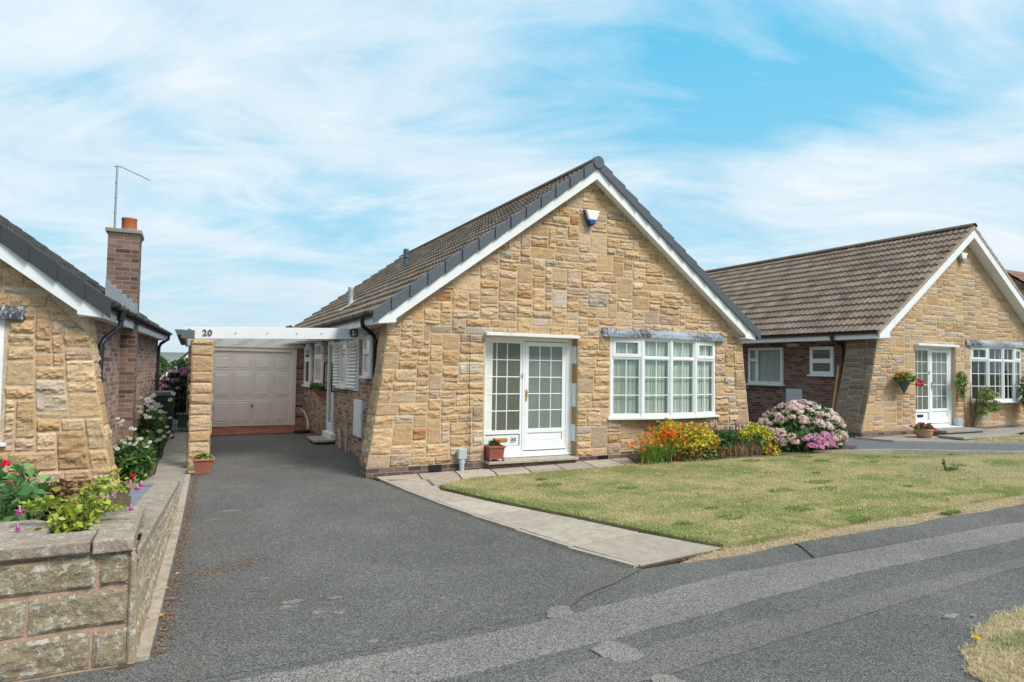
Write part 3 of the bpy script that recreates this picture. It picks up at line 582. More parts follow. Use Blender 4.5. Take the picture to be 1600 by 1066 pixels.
def house(P):
    cx, y0, z0 = P['o']; rot = P.get('rot', 0.)
    root = thing(P['name'], (cx, y0, z0), P['label'], 'house', 'bungalows along the street', rot)
    cr, sr = math.cos(rot), math.sin(rot)
    def XF(x, y, z): return (cx+x*cr-y*sr, y0+x*sr+y*cr, z0+z)
    inv = INV[root.name]
    def mk(): return MB(XF)
    rng = random.Random(P['seed'])
    L, bw, vo = P.get('L', 11.6), P['bw'], P['vo']
    dw, bo = P['door'], P['bow']          # (left,right) (left,right)
    SL, ZA, EV = .735, 5.52, 4.03        # slope, apex of tiles, eave half width
    zt = lambda x: ZA-SL*abs(x)
    zu = lambda x: zt(x)-.345
    zb, ztop, hb, ht = .155, 2.42, P.get('hb', 4.06), P.get('ht', 3.80)
    def half(z):    # battered half width of the front wall
        k = max(0., min(1., (ztop-z)/(ztop-zb))); return ht+(hb-ht)*(k**1.25)
    XL, XR = P.get('clip', (-9, 9))
    # core of the front wall
    core = mk(); lo, hi = [], []
    ft = P.get('thick', .30)
    def cell(a, b, za, zbt=None):
        a, b = max(a, XL), min(b, XR)
        if b <= a: return
        top = [(b, zu(b)+.05)] + ([(0, zu(0)+.05)] if a < 0 < b else []) + [(a, zu(a)+.05)] if zbt is None else [(b, zbt), (a, zbt)]
        core.prism([(a, za), (b, za)]+top, .0, ft)
    cell(-ht, dw[0], 0); cell(dw[0], dw[1], 2.31); cell(dw[1], bo[0], 0); cell(bo[0], bo[1], 2.36); cell(bo[0], bo[1], 0, .83); cell(bo[1], ht, 0); cell(dw[0], dw[1], -.1, .14)
    pt = P.get('pier', .5)
    for sgn in (-1, 1):
        if (sgn > 0 and XR < 9 and XR < 3) or (sgn < 0 and XL > -3): continue
        zs = [0]+[zb+(ztop-zb)*k/8 for k in range(9)]
        poly = [(sgn*(ht-.02), 0)]+[(sgn*(half(z)-.004), z) for z in zs]+[(sgn*(ht-.02), ztop+.1)]
        if sgn < 0: poly = poly[::-1]
        core.prism(poly, .003, pt)
    core.build('wall_core', 'mortar', root)
    st = mk()
    def fmap(u, v, d):
        x = u-hb; z = v+zb; k = x/hb; hw = half(z)
        xx = x-math.copysign((hb-hw)*max(0, (abs(x)-(hb-1.1))/1.1), x); return (xx, -d, z)
    ZJ = 2.30
    qd = P.get('quoin', 0)
    def hole(u, v):
        x, z = u-hb, v+zb
        if x < XL or x > XR: return True
        if dw[0] < x < dw[1] and z < ZJ: return True
        if bo[0] < x < bo[1] and .83 < z < 2.36: return True
        return False
    if P.get('bigblocks'): pass
    stone_face(st, fmap, 2*hb, 5.3, rng, hole, lambda u: zu(min(hb, abs(u-hb)))-zb+.04, edge_big=(True, True), rough=P.get('rough', 1.), res=P.get('res', .026), cu=P.get('cu', .05), cv=P.get('cv', .066), shade=P.get('shade', 1.))
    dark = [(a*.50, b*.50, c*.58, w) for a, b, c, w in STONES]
    for sgn in (-1, 1):
        if sgn not in P.get('piers', (-1, 1)): continue
        w = pt
        if sgn < 0: f2 = lambda u, v, d: (-half(v+zb)-d, w-u, v+zb)
        else: f2 = lambda u, v, d: (half(v+zb)+d, u, v+zb)
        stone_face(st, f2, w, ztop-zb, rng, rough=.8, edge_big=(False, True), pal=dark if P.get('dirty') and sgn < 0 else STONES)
    # reveal quoins on the right of the door
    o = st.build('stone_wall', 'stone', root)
    if P.get('reveal'):
        q = mk(); s2 = mk()
        zz = .16; wide = True
        for z1 in P['reveal']:
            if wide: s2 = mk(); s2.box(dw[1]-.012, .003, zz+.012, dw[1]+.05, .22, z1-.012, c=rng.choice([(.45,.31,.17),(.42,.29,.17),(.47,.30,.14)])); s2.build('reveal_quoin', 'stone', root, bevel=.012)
            q.box(dw[1]-(.02 if not wide else -.01), (.02 if wide else .05), zz, dw[1]+.08, .29, z1)
            zz = z1; wide = not wide
        q.build('painted_reveal', 'paint', root)
    # plinth
    pl = mk()
    for a, b in ((-hb-.005, dw[0]+.02), (dw[1]-.02, hb+.005)):
        a, b = max(a, XL), min(b, XR)
        if b > a: pl.box(a, -.012, -.15, b, .2, zb-.004)
    for sgn in (-1, 1):
        if sgn in P.get('piers', (-1, 1)): pl.box(min(sgn*(hb+.005), sgn*(hb-.2)), .2, -.15, max(sgn*(hb+.005), sgn*(hb-.2)), pt+.004, zb-.004)
    pl.build('plinth', 'plinth', root)
    for vx in P.get('vents', ()):
        g = mk(); g.box(vx-.11, -.022, .005, vx+.11, -.008, .15)
        for i in range(7): g.box(vx-.1, -.03, .015+i*.019, vx+.1, -.02, .023+i*.019)
        for i in range(9): g.box(vx-.1+i*.0245, -.029, .012, vx-.094+i*.0245, -.021, .146)
        g.build('air_brick', 'black', root)
    # brick sides and back
    bk = mk(); bt = 2.47
    sides = [s_ for s_ in (-1, 1)]
    for sgn in sides: bk.box(min(sgn*bw, sgn*(bw-.25)), pt if sgn in P.get('piers', (-1, 1)) else ft, -.2, max(sgn*bw, sgn*(bw-.25)), L, bt)
    bk.prism([(-bw+.25, -.2), (bw-.25, -.2), (bw-.25, 2.4), (bw-.25, zu(bw-.25)), (0, zu(0)), (-bw+.25, zu(bw-.25)), (-bw+.25, 2.4)], L-.25, L)
    bk.build('brick_wall', P['brick'], root)
    # roof -------------------------------------------------
    rf = mk(); rows = 15; dx = EV/rows; per = .15; n = int((L+.18+vo)/per)*P.get('ts', 5); ys = [-vo+(L+vo+.18)*i/n for i in range(n+1)]
    roll_ = [.036*abs(math.sin(math.pi*(y+vo)/per))**.8 for y in ys]
    tc = P['tilecols']
    for sgn in (-1, 1):
        for k in range(rows):
            xa, xb = dx*k, dx*(k+1)+.03
            vs = []
            ja = [rng.gauss(0, .0025) for _ in range(n//10+2)]
            for i, y in enumerate(ys):
                r_ = roll_[i]+ja[i//10]; 
                vs += [(sgn*xa, y, zt(xa)-.038+r_*.9), (sgn*xb, y, zt(xb)+.014+r_), (sgn*xb, y, zt(xb)-.036+r_*.6)]
            fs, cs = [], []
            cc = None
            for i in range(n):
                a = i*3; b = a+3
                if i % (2*P.get('ts', 5)) == 0: cc = rng.choices(tc, [t[3] for t in tc])[0]; kk = 1+rng.gauss(0, .07); cc = tuple(x*kk for x in cc[:3])
                q1, q2 = (a, b, b+1, a+1), (a+1, b+1, b+2, a+2)
                if sgn < 0: q1, q2 = q1[::-1], q2[::-1]
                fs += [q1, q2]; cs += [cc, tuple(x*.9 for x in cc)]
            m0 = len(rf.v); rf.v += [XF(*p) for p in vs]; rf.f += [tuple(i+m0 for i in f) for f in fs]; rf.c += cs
    rf.prism([(-EV, zt(EV)-.05), (0, ZA-.05), (EV, zt(EV)-.05), (EV, zt(EV)-.08), (0, ZA-.10), (-EV, zt(EV)-.08)], -vo+.03, L+.15, c=tuple(tc[0][:3]))
    ro = rf.build('roof', 'tile', root); ro_parent = ro
    rg = mk(); yy = -vo-.02; i = 0
    while yy < L+.15:
        ye = min(yy+.45, L+.2); c_ = tuple(x*(.78+rng.random()*.25) for x in tc[0][:3]); r0 = .125
        pts = [(math.cos(math.pi*k/10)*r0, math.sin(math.pi*k/10)*.10+ZA-.045) for k in range(11)]
        inn = [(math.cos(math.pi*k/10)*(r0-.015), math.sin(math.pi*k/10)*.085+ZA-.045) for k in range(10, -1, -1)]
        rg.prism(pts+inn, yy, ye+.012, c=c_); yy += .45; i += 1
    rg.build('ridge_tile', 'tile', ro_parent)
    # verge
    if P['verge']:
        vg = mk()
        for sgn in (-1, 1):
            N = 14; w_ = (EV+.02)/N
            for k in range(N):
                a, b = k*w_+.0, (k+1)*w_+.02; up_ = .0; dn = .012
                F = lambda x, y, z: (x, y, z)
                y1 = -vo-.03-.000*k
                vs = []
                for (x, ex) in ((a, 0.), (b, 1.)):
                    o_ = .024*ex
                    zt_ = zt(x)+P.get('vtop', .026)+.020*ex; zbm = zt(x)-.150-.016*ex
                    vs += [(sgn*x, y1-o_, zbm), (sgn*x, y1-o_, zt_), (sgn*x, -vo+.07, zt_), (sgn*x, -vo+.07, zt_-.02), (sgn*x, y1-o_+.02, zt_-.03), (sgn*x, y1-o_+.02, zbm)]
                fs = [(i, (i+1) % 6, (i+1) % 6+6, i+6) for i in range(6)]+[tuple(range(5, -1, -1)), tuple(range(6, 12))]
                if sgn > 0: fs = [f[::-1] for f in fs]
                vg.add(vs, fs)
        vg.tube([(0, -vo-.055, ZA-.045), (0, -vo+.03, ZA-.045)], .115, 20)
        vg.build('dry_verge', P['verge'], ro_parent, bevel=.006, seg=2)
    else:
        vg = mk()
        for sgn in (-1, 1): vg.prism([(0, ZA-.02), (sgn*EV, zt(EV)-.02), (sgn*EV, zt(EV)-.12), (0, ZA-.12)][::sgn], -vo-.01, -vo+.05)
        vg.build('mortared_verge', 'coping', ro_parent)
    # barge boards with boxed ends
    bb = mk()
    top = .13 if P['verge'] else .10
    for sgn in (-1, 1):
        xi = ht-.09; xo = 3.97
        poly = [(0, zt(0)-top), (0, zu(0)), (sgn*xi, zu(xi)), (sgn*xi, 2.405), (sgn*xo, 2.375), (sgn*xo, zt(xo)-top)]
        bb.prism(poly if sgn > 0 else poly[::-1], -vo, -vo+.024)
    bb.build('barge_board', 'white', root, bevel=.003)
    sf = mk()
    for sgn in (-1, 1):
        poly = [(0, zu(0)+.03), (0, zu(0)+.015), (sgn*ht, zu(ht)+.015), (sgn*ht, zu(ht)+.03)]
        sf.prism(poly if sgn > 0 else poly[::-1], -vo+.024, .06)
        sf.box(min(sgn*(ht-.085), sgn*3.965), -vo+.026, 2.385, max(sgn*(ht-.085), sgn*3.965), .0, 2.40)
        sf.box(min(sgn*(ht-.085), sgn*(ht-.07)), -vo+.026, 2.40, max(sgn*(ht-.085), sgn*(ht-.07)), .0, zu(ht)+.03)
        sf.box(min(sgn*(bw-.01), sgn*3.965), .0, 2.385, max(sgn*(bw-.01), sgn*3.965), L, 2.40)
    sf.build('soffit', 'white', root)
    for sgn in (-1, 1): fa = mk(); fa.box(min(sgn*3.967, sgn*3.985), -vo+.026, 2.372, max(sgn*3.967, sgn*3.985), L+.1, 2.575); fa.build('fascia', 'white', root)
    for sgn in (-1, 1):
        gt = mk(); gx = sgn*4.055; zc = 2.575; r = .056
        arc = [(gx+r*math.cos(math.pi+math.pi*k/10), zc+r*math.sin(math.pi+math.pi*k/10)) for k in range(11)]; inn = [(gx+(r-.006)*math.cos(math.pi+math.pi*k/10), zc+(r-.006)*math.sin(math.pi+math.pi*k/10)) for k in range(10, -1, -1)]
        gt.prism(arc+inn, -vo+.0, L+.15)
        arc2 = [(gx+(r+.009)*math.cos(math.pi+math.pi*k/10), zc+(r+.009)*math.sin(math.pi+math.pi*k/10)) for k in range(11)]
        y = .05
        while y < L:
            gt.prism(arc2, y, y+.03); gt.box(gx-r*1.1, y, zc-.004, gx+r*1.1, y+.03, zc+.006); y += .9
        gt.prism(arc2, -vo-.012, -vo+.012); gt.prism(arc2, .2, .32)
        gt.build('gutter', P['gutter'] if sgn < 0 or P.get('left') is None else 'black', root)
    # canopy over the door, lead over the bow
    cp = mk(); cp.box(dw[0]-.03, -.115, 2.262, dw[1]-.02, .16, 2.318)
    cp.build('door_lintel', 'paint', root, bevel=.006)
    if XL < -1: entrance(root, inv, mk, P, dw)
    if P.get('bowbuild', True): bow(root, inv, mk, P, bo)
    return root, mk, XF
def entrance(root, inv, mk, P, dw):
    a, b = dw; W2 = b-a; y = P.get('recess', .17)
    fr = mk(); gl = mk()
    F = lambda u, d, z: (a+u, y+d, z)
    k = W2/1.83
    s0, s1 = .0*k, .80*k; e0, e1 = .845*k, 1.69*k
    # outer frame
    for bx in ((0, 0, .17, W2, .08, .27), (0, 0, 2.20, W2, .08, 2.27), (0, .001, .27, .06, .08, 2.2), (s1, .001, .27, e0, .08, 2.2), (e1, .001, .27, W2, .08, 2.2)): fr.box(*bx, F=F)
    fr.box(0, -.03, .135+.04, W2, .0, .205, F=F)
    f_o = fr.build('door_frame', 'white', root, bevel=.004)
    sd_ = mk(); g2 = mk()
    leaf_frame(sd_, g2, F, .06, s1, .60, 2.2, .045, .012, .07, us=[.06+.045+(s1-.06-.09)*t for t in (.31, .62)], zs=[.975, 1.271, 1.567, 1.862], pane_d=.035)
    for bx in ((.06, .012, .27, s1, .07, .37), (.06, .012, .575, s1, .07, .60), (.06, .013, .37, .10, .07, .575), (s1-.04, .013, .37, s1, .07, .575), (.10, .026, .37, s1-.04, .06, .575)): sd_.box(*bx, F=F)
    if P.get('curtain'): cu = mk(); cu.box(.105, .0305, .645, .105+.125, .0315, 2.155, F=F); cu.build('net_curtain', 'net', root)
    shd = mk()  # black strips stand in for the shade along the panel beads
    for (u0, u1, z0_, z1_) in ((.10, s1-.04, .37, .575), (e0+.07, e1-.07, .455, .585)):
        for bx in ((u0, .016, z1_-.006, u1, .03, z1_), (u1-.006, .016, z0_, u1, .03, z1_-.006), (u0, .016, z0_, u1, .03, z0_+.003)): shd.box(*bx, F=F)
    shd.box(e0, .0, .272, e1, .02, .283, F=F); shd.build('shade_strip', 'black', root)
    so_ = sd_.build('sidelight', 'white', root, bevel=.004)
    g2.build('pane', 'obs2', so_, )
    lb = mk(); lb.box(.275*k, .012, .445, .53*k, .03, .515, F=F); lb.box(.29*k, .006, .46, .515*k, .014, .50, F=F); lb.build('letter_box', P['letter'], so_, bevel=.004)
    dr = mk(); g3 = mk()
    leaf_frame(dr, g3, F, e0+.005, e1-.005, .585, 2.19, .075, .004, .066, us=[e0+.08+(e1-e0-.16)*t for t in (1/3, 2/3)], zs=[.982, 1.272, 1.564, 1.865], pane_d=.03)
    for bx in ((e0+.005, .004, .285, e1-.005, .066, .455), (e0+.005, .005, .455, e0+.07, .066, .585), (e1-.07, .005, .455, e1-.005, .066, .585), (e0+.07, .018, .455, e1-.07, .06, .585), (e0-.01, -.01, .285, e1+.0, .004, .315)): dr.box(*bx, F=F)
    do = dr.build('front_door', 'white', root, bevel=.004)
    g3.build('pane', 'obs', do)
    hd = mk(); hx = e0+.035
    hd.box(hx-.014, -.008, 1.15, hx+.014, .004, 1.35, F=F); hd.box(hx-.008, -.045, 1.295, hx+.008, -.008, 1.312, F=F); hd.box(hx-.008, -.05, 1.293, hx+.115, -.036, 1.314, F=F)
    hd.build('handle', P['handle'], do, bevel=.003)
    lm = mk(); lm.box(e0-.06, -.012, 1.56, e0-.03, 0, 1.64, F=F); lm.build('door_bell', 'grey', root, bevel=.003)
    rm = mk(); rm.box(a-.05, .34, .1, b+.05, .36, 2.35); rm.box(a-.05, .31, .1, a-.0, .34, 2.35); rm.build('hall_backing', 'dark', root)
def bow(root, inv, mk, P, bo):
    a, b = bo; xs = [a+.0+(b-a)*t for t in (0, .245, .5, .755, 1)]; ys = [.0, -.13, -.175, -.13, .0]
    zb0, zt0 = .838, 2.335
    fr, gl, bl = mk(), mk(), mk()
    for i in range(4):
        A, B = Vector((xs[i], ys[i], 0)), Vector((xs[i+1], ys[i+1], 0)); U = (B-A).normalized(); D = Vector((-U.y, U.x, 0)); w = (B-A).length
        F = lambda u, d, z, A=A, U=U, D=D: tuple(A+U*u+D*d+Vector((0, 0, z)))
        fr.box(0, .0, zb0, w, .07, zb0+.05, F=F); fr.box(0, .0, zt0-.05, w, .07, zt0, F=F)
        for u in ((0, .04), (w-.04, w)): fr.box(u[0], .001, zb0+.05, u[1], .07, zt0-.05, F=F)
        fr.box(.04, .002, 1.925, w-.04, .07, 1.965, F=F)
        if i in (0, 3): leaf_frame(fr, gl, F, .035, w-.035, 1.96, zt0-.045, .062, -.012, .05, us=[w/2], pane_d=.02); leaf_frame(fr, gl, F, .04, w-.04, zb0+.045, 1.93, .022, .012, .06, us=[w/2], zs=[1.245, 1.582], pane_d=.035)
        else:
            leaf_frame(fr, gl, F, .04, w-.04, 1.96, zt0-.05, .022, .012, .06, us=[w/2], pane_d=.035); leaf_frame(fr, gl, F, .04, w-.04, zb0+.045, 1.93, .022, .012, .06, us=[w/2], zs=[1.245, 1.582], pane_d=.035)
        fr.tube([F(0, .02, zb0+.002), F(0, .02, zt0-.002)], .036, 10)
        if P.get('blinds', True):
            nb = int((w-.06)/.078)
            for k in range(nb+1):
                u = .03+k*(w-.06)/nb; bl.add([F(u-.041, .086, .90), F(u+.041, .093, .90), F(u+.041, .093, 2.29), F(u-.041, .086, 2.29)], [(0, 1, 2, 3)], )
            bl.add([F(-.02, .13, .88), F(w+.02, .13, .88), F(w+.02, .13, 2.31), F(-.02, .13, 2.31)], [(0, 1, 2, 3)])  # backing sheet added behind the slats to lighten the blind
        else:
            bl.add([F(.02, .12, .90), F(w*.32 if i % 2 else w*.14, .13, .90), F(w*.32 if i % 2 else w*.14, .13, 2.29), F(.02, .12, 2.29)], [(0, 1, 2, 3)])
    wo = fr.build('bow_window', 'white', root, bevel=.003)
    gl.build('pane', 'glass', wo); bl.build('blind' if P.get('blinds', True) else 'curtain', 'blind', wo)
    def strip(off, z0_, z1_, name, m, par, ext, bev=.004):
        q = mk(); pf = [(x, y-off) for x, y in zip(xs, ys)]; pf[0] = (xs[0]-ext, min(-.055, pf[0][1])); pf[-1] = (xs[-1]+ext, min(-.055, pf[-1][1]))
        poly = pf+[(xs[-1]+ext, .10), (xs[0]-ext, .10)]; q.slab(poly, z0_, z1_); return q.build(name, m, par, bevel=bev)
    strip(.055, .795, .837, 'sill', 'white', wo, .075)
    # lead flashing: sloping apron over the window head
    q = mk(); pf = [(xs[0]-.22, -.06)]+[(x, y-.05) for x, y in zip(xs, ys)][1:-1]+[(xs[-1]+.20, -.06)]
    n = len(pf); lowr = [(x, y, 2.325+.004*math.sin(x*7)) for x, y in pf]; mid = [(x, y+.004, 2.40) for x, y in pf]; topr = [(x, -.02, 2.49+.006*math.sin(x*9)) for x, y in pf]; bk_ = [(x, .05, 2.33) for x, y in pf]
    V = lowr+mid+topr+bk_; fs = [(r*n+i, r*n+i+1, (r+1)*n+i+1, (r+1)*n+i) for r in range(2) for i in range(n-1)]+[(3*n+i, i, i+1, 3*n+i+1)[::-1] for i in range(n-1)]+[(0, n, 2*n, 3*n), (n-1, 2*n-1, 3*n-1, 4*n-1)[::-1]]
    q.add(V, fs); q.build('lead_flashing', 'lead', root)
    rm = mk(); rm.box(a-.02, .95, .5, b+.02, 1.0, 2.6); rm.box(a-.02, .3, .75, b+.02, 1.0, .80); rm.box(a-.02, .3, 2.40, b+.02, 1.0, 2.45)
    rm.box(a-.05, .3, .75, a-.02, 1.0, 2.45); rm.box(b+.02, .3, .75, b+.05, 1.0, 2.45); rm.build('room_backing', 'room', root)

def side_window(root, mk, x, y0, y1, z0, z1, out, split=None, zs=(), us=(), name='side_window', m='white', sill=True, back='net', b=.05, vsplit=None):
    """window on a wall facing -x (out=-1)"""
    F = lambda u, d, z: (x+((d-.052) if out < 0 else -(d-.052)), u, z)
    fr, gl, bk = mk(), mk(), mk()
    for bx in ((y0, -.012, z0, y1, .05, z0+.04), (y0, -.012, z1-.04, y1, .05, z1), (y0, -.011, z0+.04, y0+.04, .05, z1-.04), (y1-.04, -.011, z0+.04, y1, .05, z1-.04)): fr.box(*bx, F=F)
    cells = [(y0+.03, y1-.03, z0+.03, z1-.03)]
    if split: cells = [(y0+.03, y1-.03, z0+.03, split), (y0+.03, y1-.03, split, z1-.03)]
    if vsplit: cells = [(y0+.03, vsplit, z0+.03, z1-.03), (vsplit, y1-.03, z0+.03, split or z1-.03)] + ([(vsplit, y1-.03, split, z1-.03)] if split else [])
    for c in cells: leaf_frame(fr, gl, F, *c, b, -.018, .04, pane_d=.012)
    bk.box(y0+.04, .045, z0+.04, y1-.04, .05, z1-.04, F=F)
    o = fr.build(name, m, root, bevel=.003); gl.build('pane', 'glass', o); bk.build('curtain', back, o)
    if sill: s_ = mk(); s_.box(y0-.05, -.06, z0-.045, y1+.05, .05, z0-.002, F=F); s_.build('sill', m, o, bevel=.003)
    return o

# ------------------------------------------------------------------ the three bungalows
BR = [(.235, .165, .115, 10), (.265, .19, .138, 8), (.20, .14, .10, 5), (.28, .205, .155, 3)]
BR2 = [(.25, .175, .128, 10), (.28, .20, .15, 9), (.20, .14, .105, 5), (.31, .225, .17, 2)]
H1 = dict(name='bungalow', o=(6.55, 9.9, 0), bw=3.63, vo=.18, door=(-2.09, -.26), bow=(.46, 3.03), seed=4, verge='verge', tilecols=BR, brick='brick', gutter='gutter', pier=.42, ht=3.78, hb=4.06, vents=(-2.95, .30),
          reveal=(.42, .72, 1.04, 1.46, 1.82, 2.13, 2.27), letter='brass', handle='brass', curtain=True, res=.019, rough=.85, 
          label='sandstone bungalow number 20 with white bow window, grey verge and blue and white alarm box')
H2 = dict(name='bungalow', o=(18.53, 10.0, .17), bw=3.35, vo=.27, door=(-2.17, -.43), bow=(.23, 2.75), seed=9, verge=None, tilecols=BR2, brick='brick_r', gutter='black', pier=.80, hb=4.27, ht=3.66, blinds=False, dirty=True, recess=.10,
          letter='black', handle='metal', rough=.42, shade=.95, cu=.058, label='neighbouring sandstone bungalow on the right with long brown tiled roof and white verge boards', ts=5)
H3 = dict(name='bungalow', o=(-4.93, 9.87, -.10), rot=R(-2.8), bw=3.80, vo=.22, door=(-3.2, -1.4), bow=(.30, 2.94), seed=21, verge='verge_b', tilecols=[(.08, .075, .075, 1), (.06, .06, .06, 1)], brick='brick_l', gutter='black', pier=.35, hb=4.17, ht=3.80, vtop=.062, clip=(-.6, 9), piers=(1,), left=True,
          L=9.05, cu=.06, cv=.080, rough=.9, shade=1.05, letter='black', handle='metal', label='left sandstone bungalow with dark verge, brick chimney and rendered base behind the roses', ts=4)
h1, mk1, xf1 = house(H1)
h2, mk2, xf2 = house(H2)
h3, mk3, xf3 = house(H3)

# doorstep, service boxes, cable, alarm: fixed to the middle bungalow
q = MB(); q.box(4.47, 9.70, .128, 5.35, 10.06, .168); q.box(5.356, 9.70, .128, 6.21, 10.06, .168); q.build('doorstep', 'kerb', h1, bevel=.006)
q = MB(); q.box(4.50, 9.78, -.05, 6.2, 9.9, .126); q.build('step_riser', 'plinth', h1)
q = MB(); q.box(3.955, 9.755, .235, 4.10, 9.85, .40); 
o_ = q.build('meter_cover', 'grey', h1, bevel=.01); q = MB(); q.lathe(4.03, 9.81, [(.04, -.02), (.042, .12), (.055, .20), (.045, .235)], 14); q.build('meter_duct', 'grey', o_, smooth=True)
q = MB(); q.tube([(4.150, 9.845, 2.27), (4.155, 9.84, 1.9), (4.15, 9.845, 1.45), (4.17, 9.84, 1.0), (4.18, 9.845, .5), (4.17, 9.85, .2), (4.09, 9.86, .10)], .005, 6); q.build('wall_cable', 'cable', h1)
def alarm(cx, y, z, w, h, parent, low):
    q = MB(); f = [(-.5, 1), (-.42, 1.0), (.42, 1.0), (.5, .97), (.22, .12), (.1, 0), (-.1, 0), (-.22, .12)]
    def ring(y_, s_, pts): return [(cx+x*w*s_, y_, z+zz*h*s_+(1-s_)*h*.5) for x, zz in pts]
    a = [(-.5, 1.), (.5, 1.), (.27, .34), (-.27, .34)]; b = [(-.27, .33), (.27, .33), (.16, .06), (.06, 0), (-.06, 0), (-.16, .06)]
    q.prism([(cx+x*w, z+zz*h) for x, zz in a], y-.085, y); o = q.build('alarm_box', 'white', parent, bevel=.014, seg=3)
    q = MB(); q.prism([(cx+x*w, z+zz*h) for x, zz in b], y-.08, y); q.build('alarm_lens', low, o, bevel=.012, seg=3)
    q = MB(); q.prism([(cx+x*w*1.06-.012, z+zz*h*1.0) for x, zz in [(-.5, 1.01), (.5, 1.01), (.16, -.01), (-.16, -.01)]], y-.03, y+.02); q.build('alarm_back', low, o, bevel=.006)
alarm(6.51, 9.86, 4.345, .30, .27, h1, 'blue')
alarm(18.36, 9.97, 4.71, .31, .25, h2, 'metal')
# left side wall of the middle bungalow (faces the drive)
X1 = 2.92
side_window(h1, mkw := (lambda: MB()), X1, 11.28, 11.80, 1.54, 2.27, -1, split=1.98, back='dark')
w_ = side_window(h1, mkw, X1, 13.12, 13.86, 1.29, 2.24, -1, back='net', b=.06)
def shutter(y0, y1, z0, z1, x, parent):
    q = MB()
    for a in ((x-.045, y0, z0, x-.005, y0+.05, z1), (x-.045, y1-.05, z0, x-.005, y1, z1), (x-.0445, y0+.05, z0, x-.005, y1-.05, z0+.05), (x-.0445, y0+.05, z1-.05, x-.005, y1-.05, z1)): q.box(*a)
    o = q.build('shutter', 'white', parent, bevel=.003); q = MB(); n = 13
    for k in range(n):
        z = z0+.06+(z1-z0-.12)*(k+.5)/n; h = (z1-z0-.1)/n*.60
        q.add([(x-.085, y0+.05, z-h), (x-.085, y1-.05, z-h), (x-.015, y1-.05, z+h), (x-.015, y0+.05, z+h), (x-.075, y0+.05, z-h-.006), (x-.075, y1-.05, z-h-.006), (x-.01, y1-.05, z+h-.01), (x-.01, y0+.05, z+h-.01)], [(0, 1, 2, 3)[::-1], (4, 5, 6, 7), (0, 4, 5, 1), (3, 2, 6, 7), (0, 3, 7, 4), (1, 5, 6, 2)])
    q.build('slat', 'white', o)
    q = MB(); q.box(x-.006, y0+.04, z0+.04, x-.002, y1-.04, z1-.04); q.build('shutter_back', 'dark', o)
shutter(12.28, 13.10, 1.24, 2.22, X1, h1); shutter(13.88, 14.52, 1.24, 2.22, X1, h1)
side_window(h1, mkw, X1, 15.80, 16.85, 1.26, 2.26, -1, split=1.93, back='dark', b=.06)
side_window(h1, mkw, X1, 17.45, 18.45, 1.18, 2.20, -1, split=1.86, back='dark', b=.06)
F = lambda u, d, z: (X1+d, u, z)
q, g = MB(), MB(); q.box(14.58, -.03, .20, 15.22, .03, .34, F=F); leaf_frame(q, g, F, 14.60, 15.20, .34, 2.26, .09, -.045, .03, zs=[1.2], pane_d=-.01); o_ = q.build('side_door', 'white', h1, bevel=.004); g.build('pane', 'obs', o_)
q = MB(); q.box(X1-.10, 14.35, .09, X1, 15.35, .22); q.build('side_threshold', 'paint', h1, bevel=.006)
q = MB(); q.box(X1-.45, 14.35, .05, X1-.02, 15.3, .10); tag(q.build('stone_step', 'kerb', None, bevel=.008), 'low stone step below the white side door under the carport', 'step')
for y in (14.50, 15.42):
    q = MB(); q.tube([(X1, y, 1.78), (X1-.07, y, 1.77), (X1-.08, y, 1.72), (X1-.08, y, 1.2), (X1-.07, y, 1.14), (X1, y, 1.13)], .018, 8); q.build('grab_rail', 'black', h1, smooth=True)
q = MB(); q.box(X1-.045, 11.95, .39, X1, 12.52, 1.08); q.build('meter_box', 'white', h1, bevel=.006)
for y, h, l in ((13.62, .40, .10), (13.06, .60, 0)):
    q = MB(); q.tube([(X1-.05, y, -.03), (X1-.05-0, y+l*.3, h*.6), (X1-.05, y+l, h)], .03 if l else .022, 10); q.box(X1-.04, y-.01, h*.5, X1, y+.02, h*.5+.03); q.build('waste_pipe', 'hose', h1, smooth=True)
q = MB(); q.tube([(X1-.10, 18.5, .50), (X1-.09, 18.0, .46), (X1-.08, 17.5, .30), (X1-.1, 17.25, .14), (X1-.14, 17.2, .05)], .028, 10); tag(q.build('waste_hose', 'hose', None, smooth=True), 'cream flexible waste hose curling down in the carport corner', 'hose')
q = MB(); q.slab(curvy([(2.35, 16.9), (2.72, 17.35), (2.86, 17.3), (2.80, 16.85), (2.55, 16.7)], 1), .032, .075); tag(q.build('rubber_mat', 'mat_', None), 'black rubber mat crumpled below the cream waste hose', 'mat')
def lantern(y):
    q = MB(); x = X1-.13; z = 2.02
    q.tube([(X1, y, z+.16), (X1-.06, y, z+.20), (x, y, z+.17)], .010, 6); q.lathe(x, y, [(.02, z-.03), (.045, z-.02), (.05, z)], 6); q.lathe(x, y, [(.085, z+.16), (.06, z+.21), (.02, z+.25), (.008, z+.28)], 6)
    for k in range(6):
        a = math.pi*k/3; q.tube([(x+.045*math.cos(a), y+.045*math.sin(a), z), (x+.075*math.cos(a), y+.075*math.sin(a), z+.16)], .006, 5)
    o = q.build('wall_lantern', 'paint', h1); q = MB(); q.lathe(x, y, [(.038, z+.002), (.068, z+.158)], 6); q.build('lantern_glass', 'glass', o)
lantern(15.62); lantern(17.35)
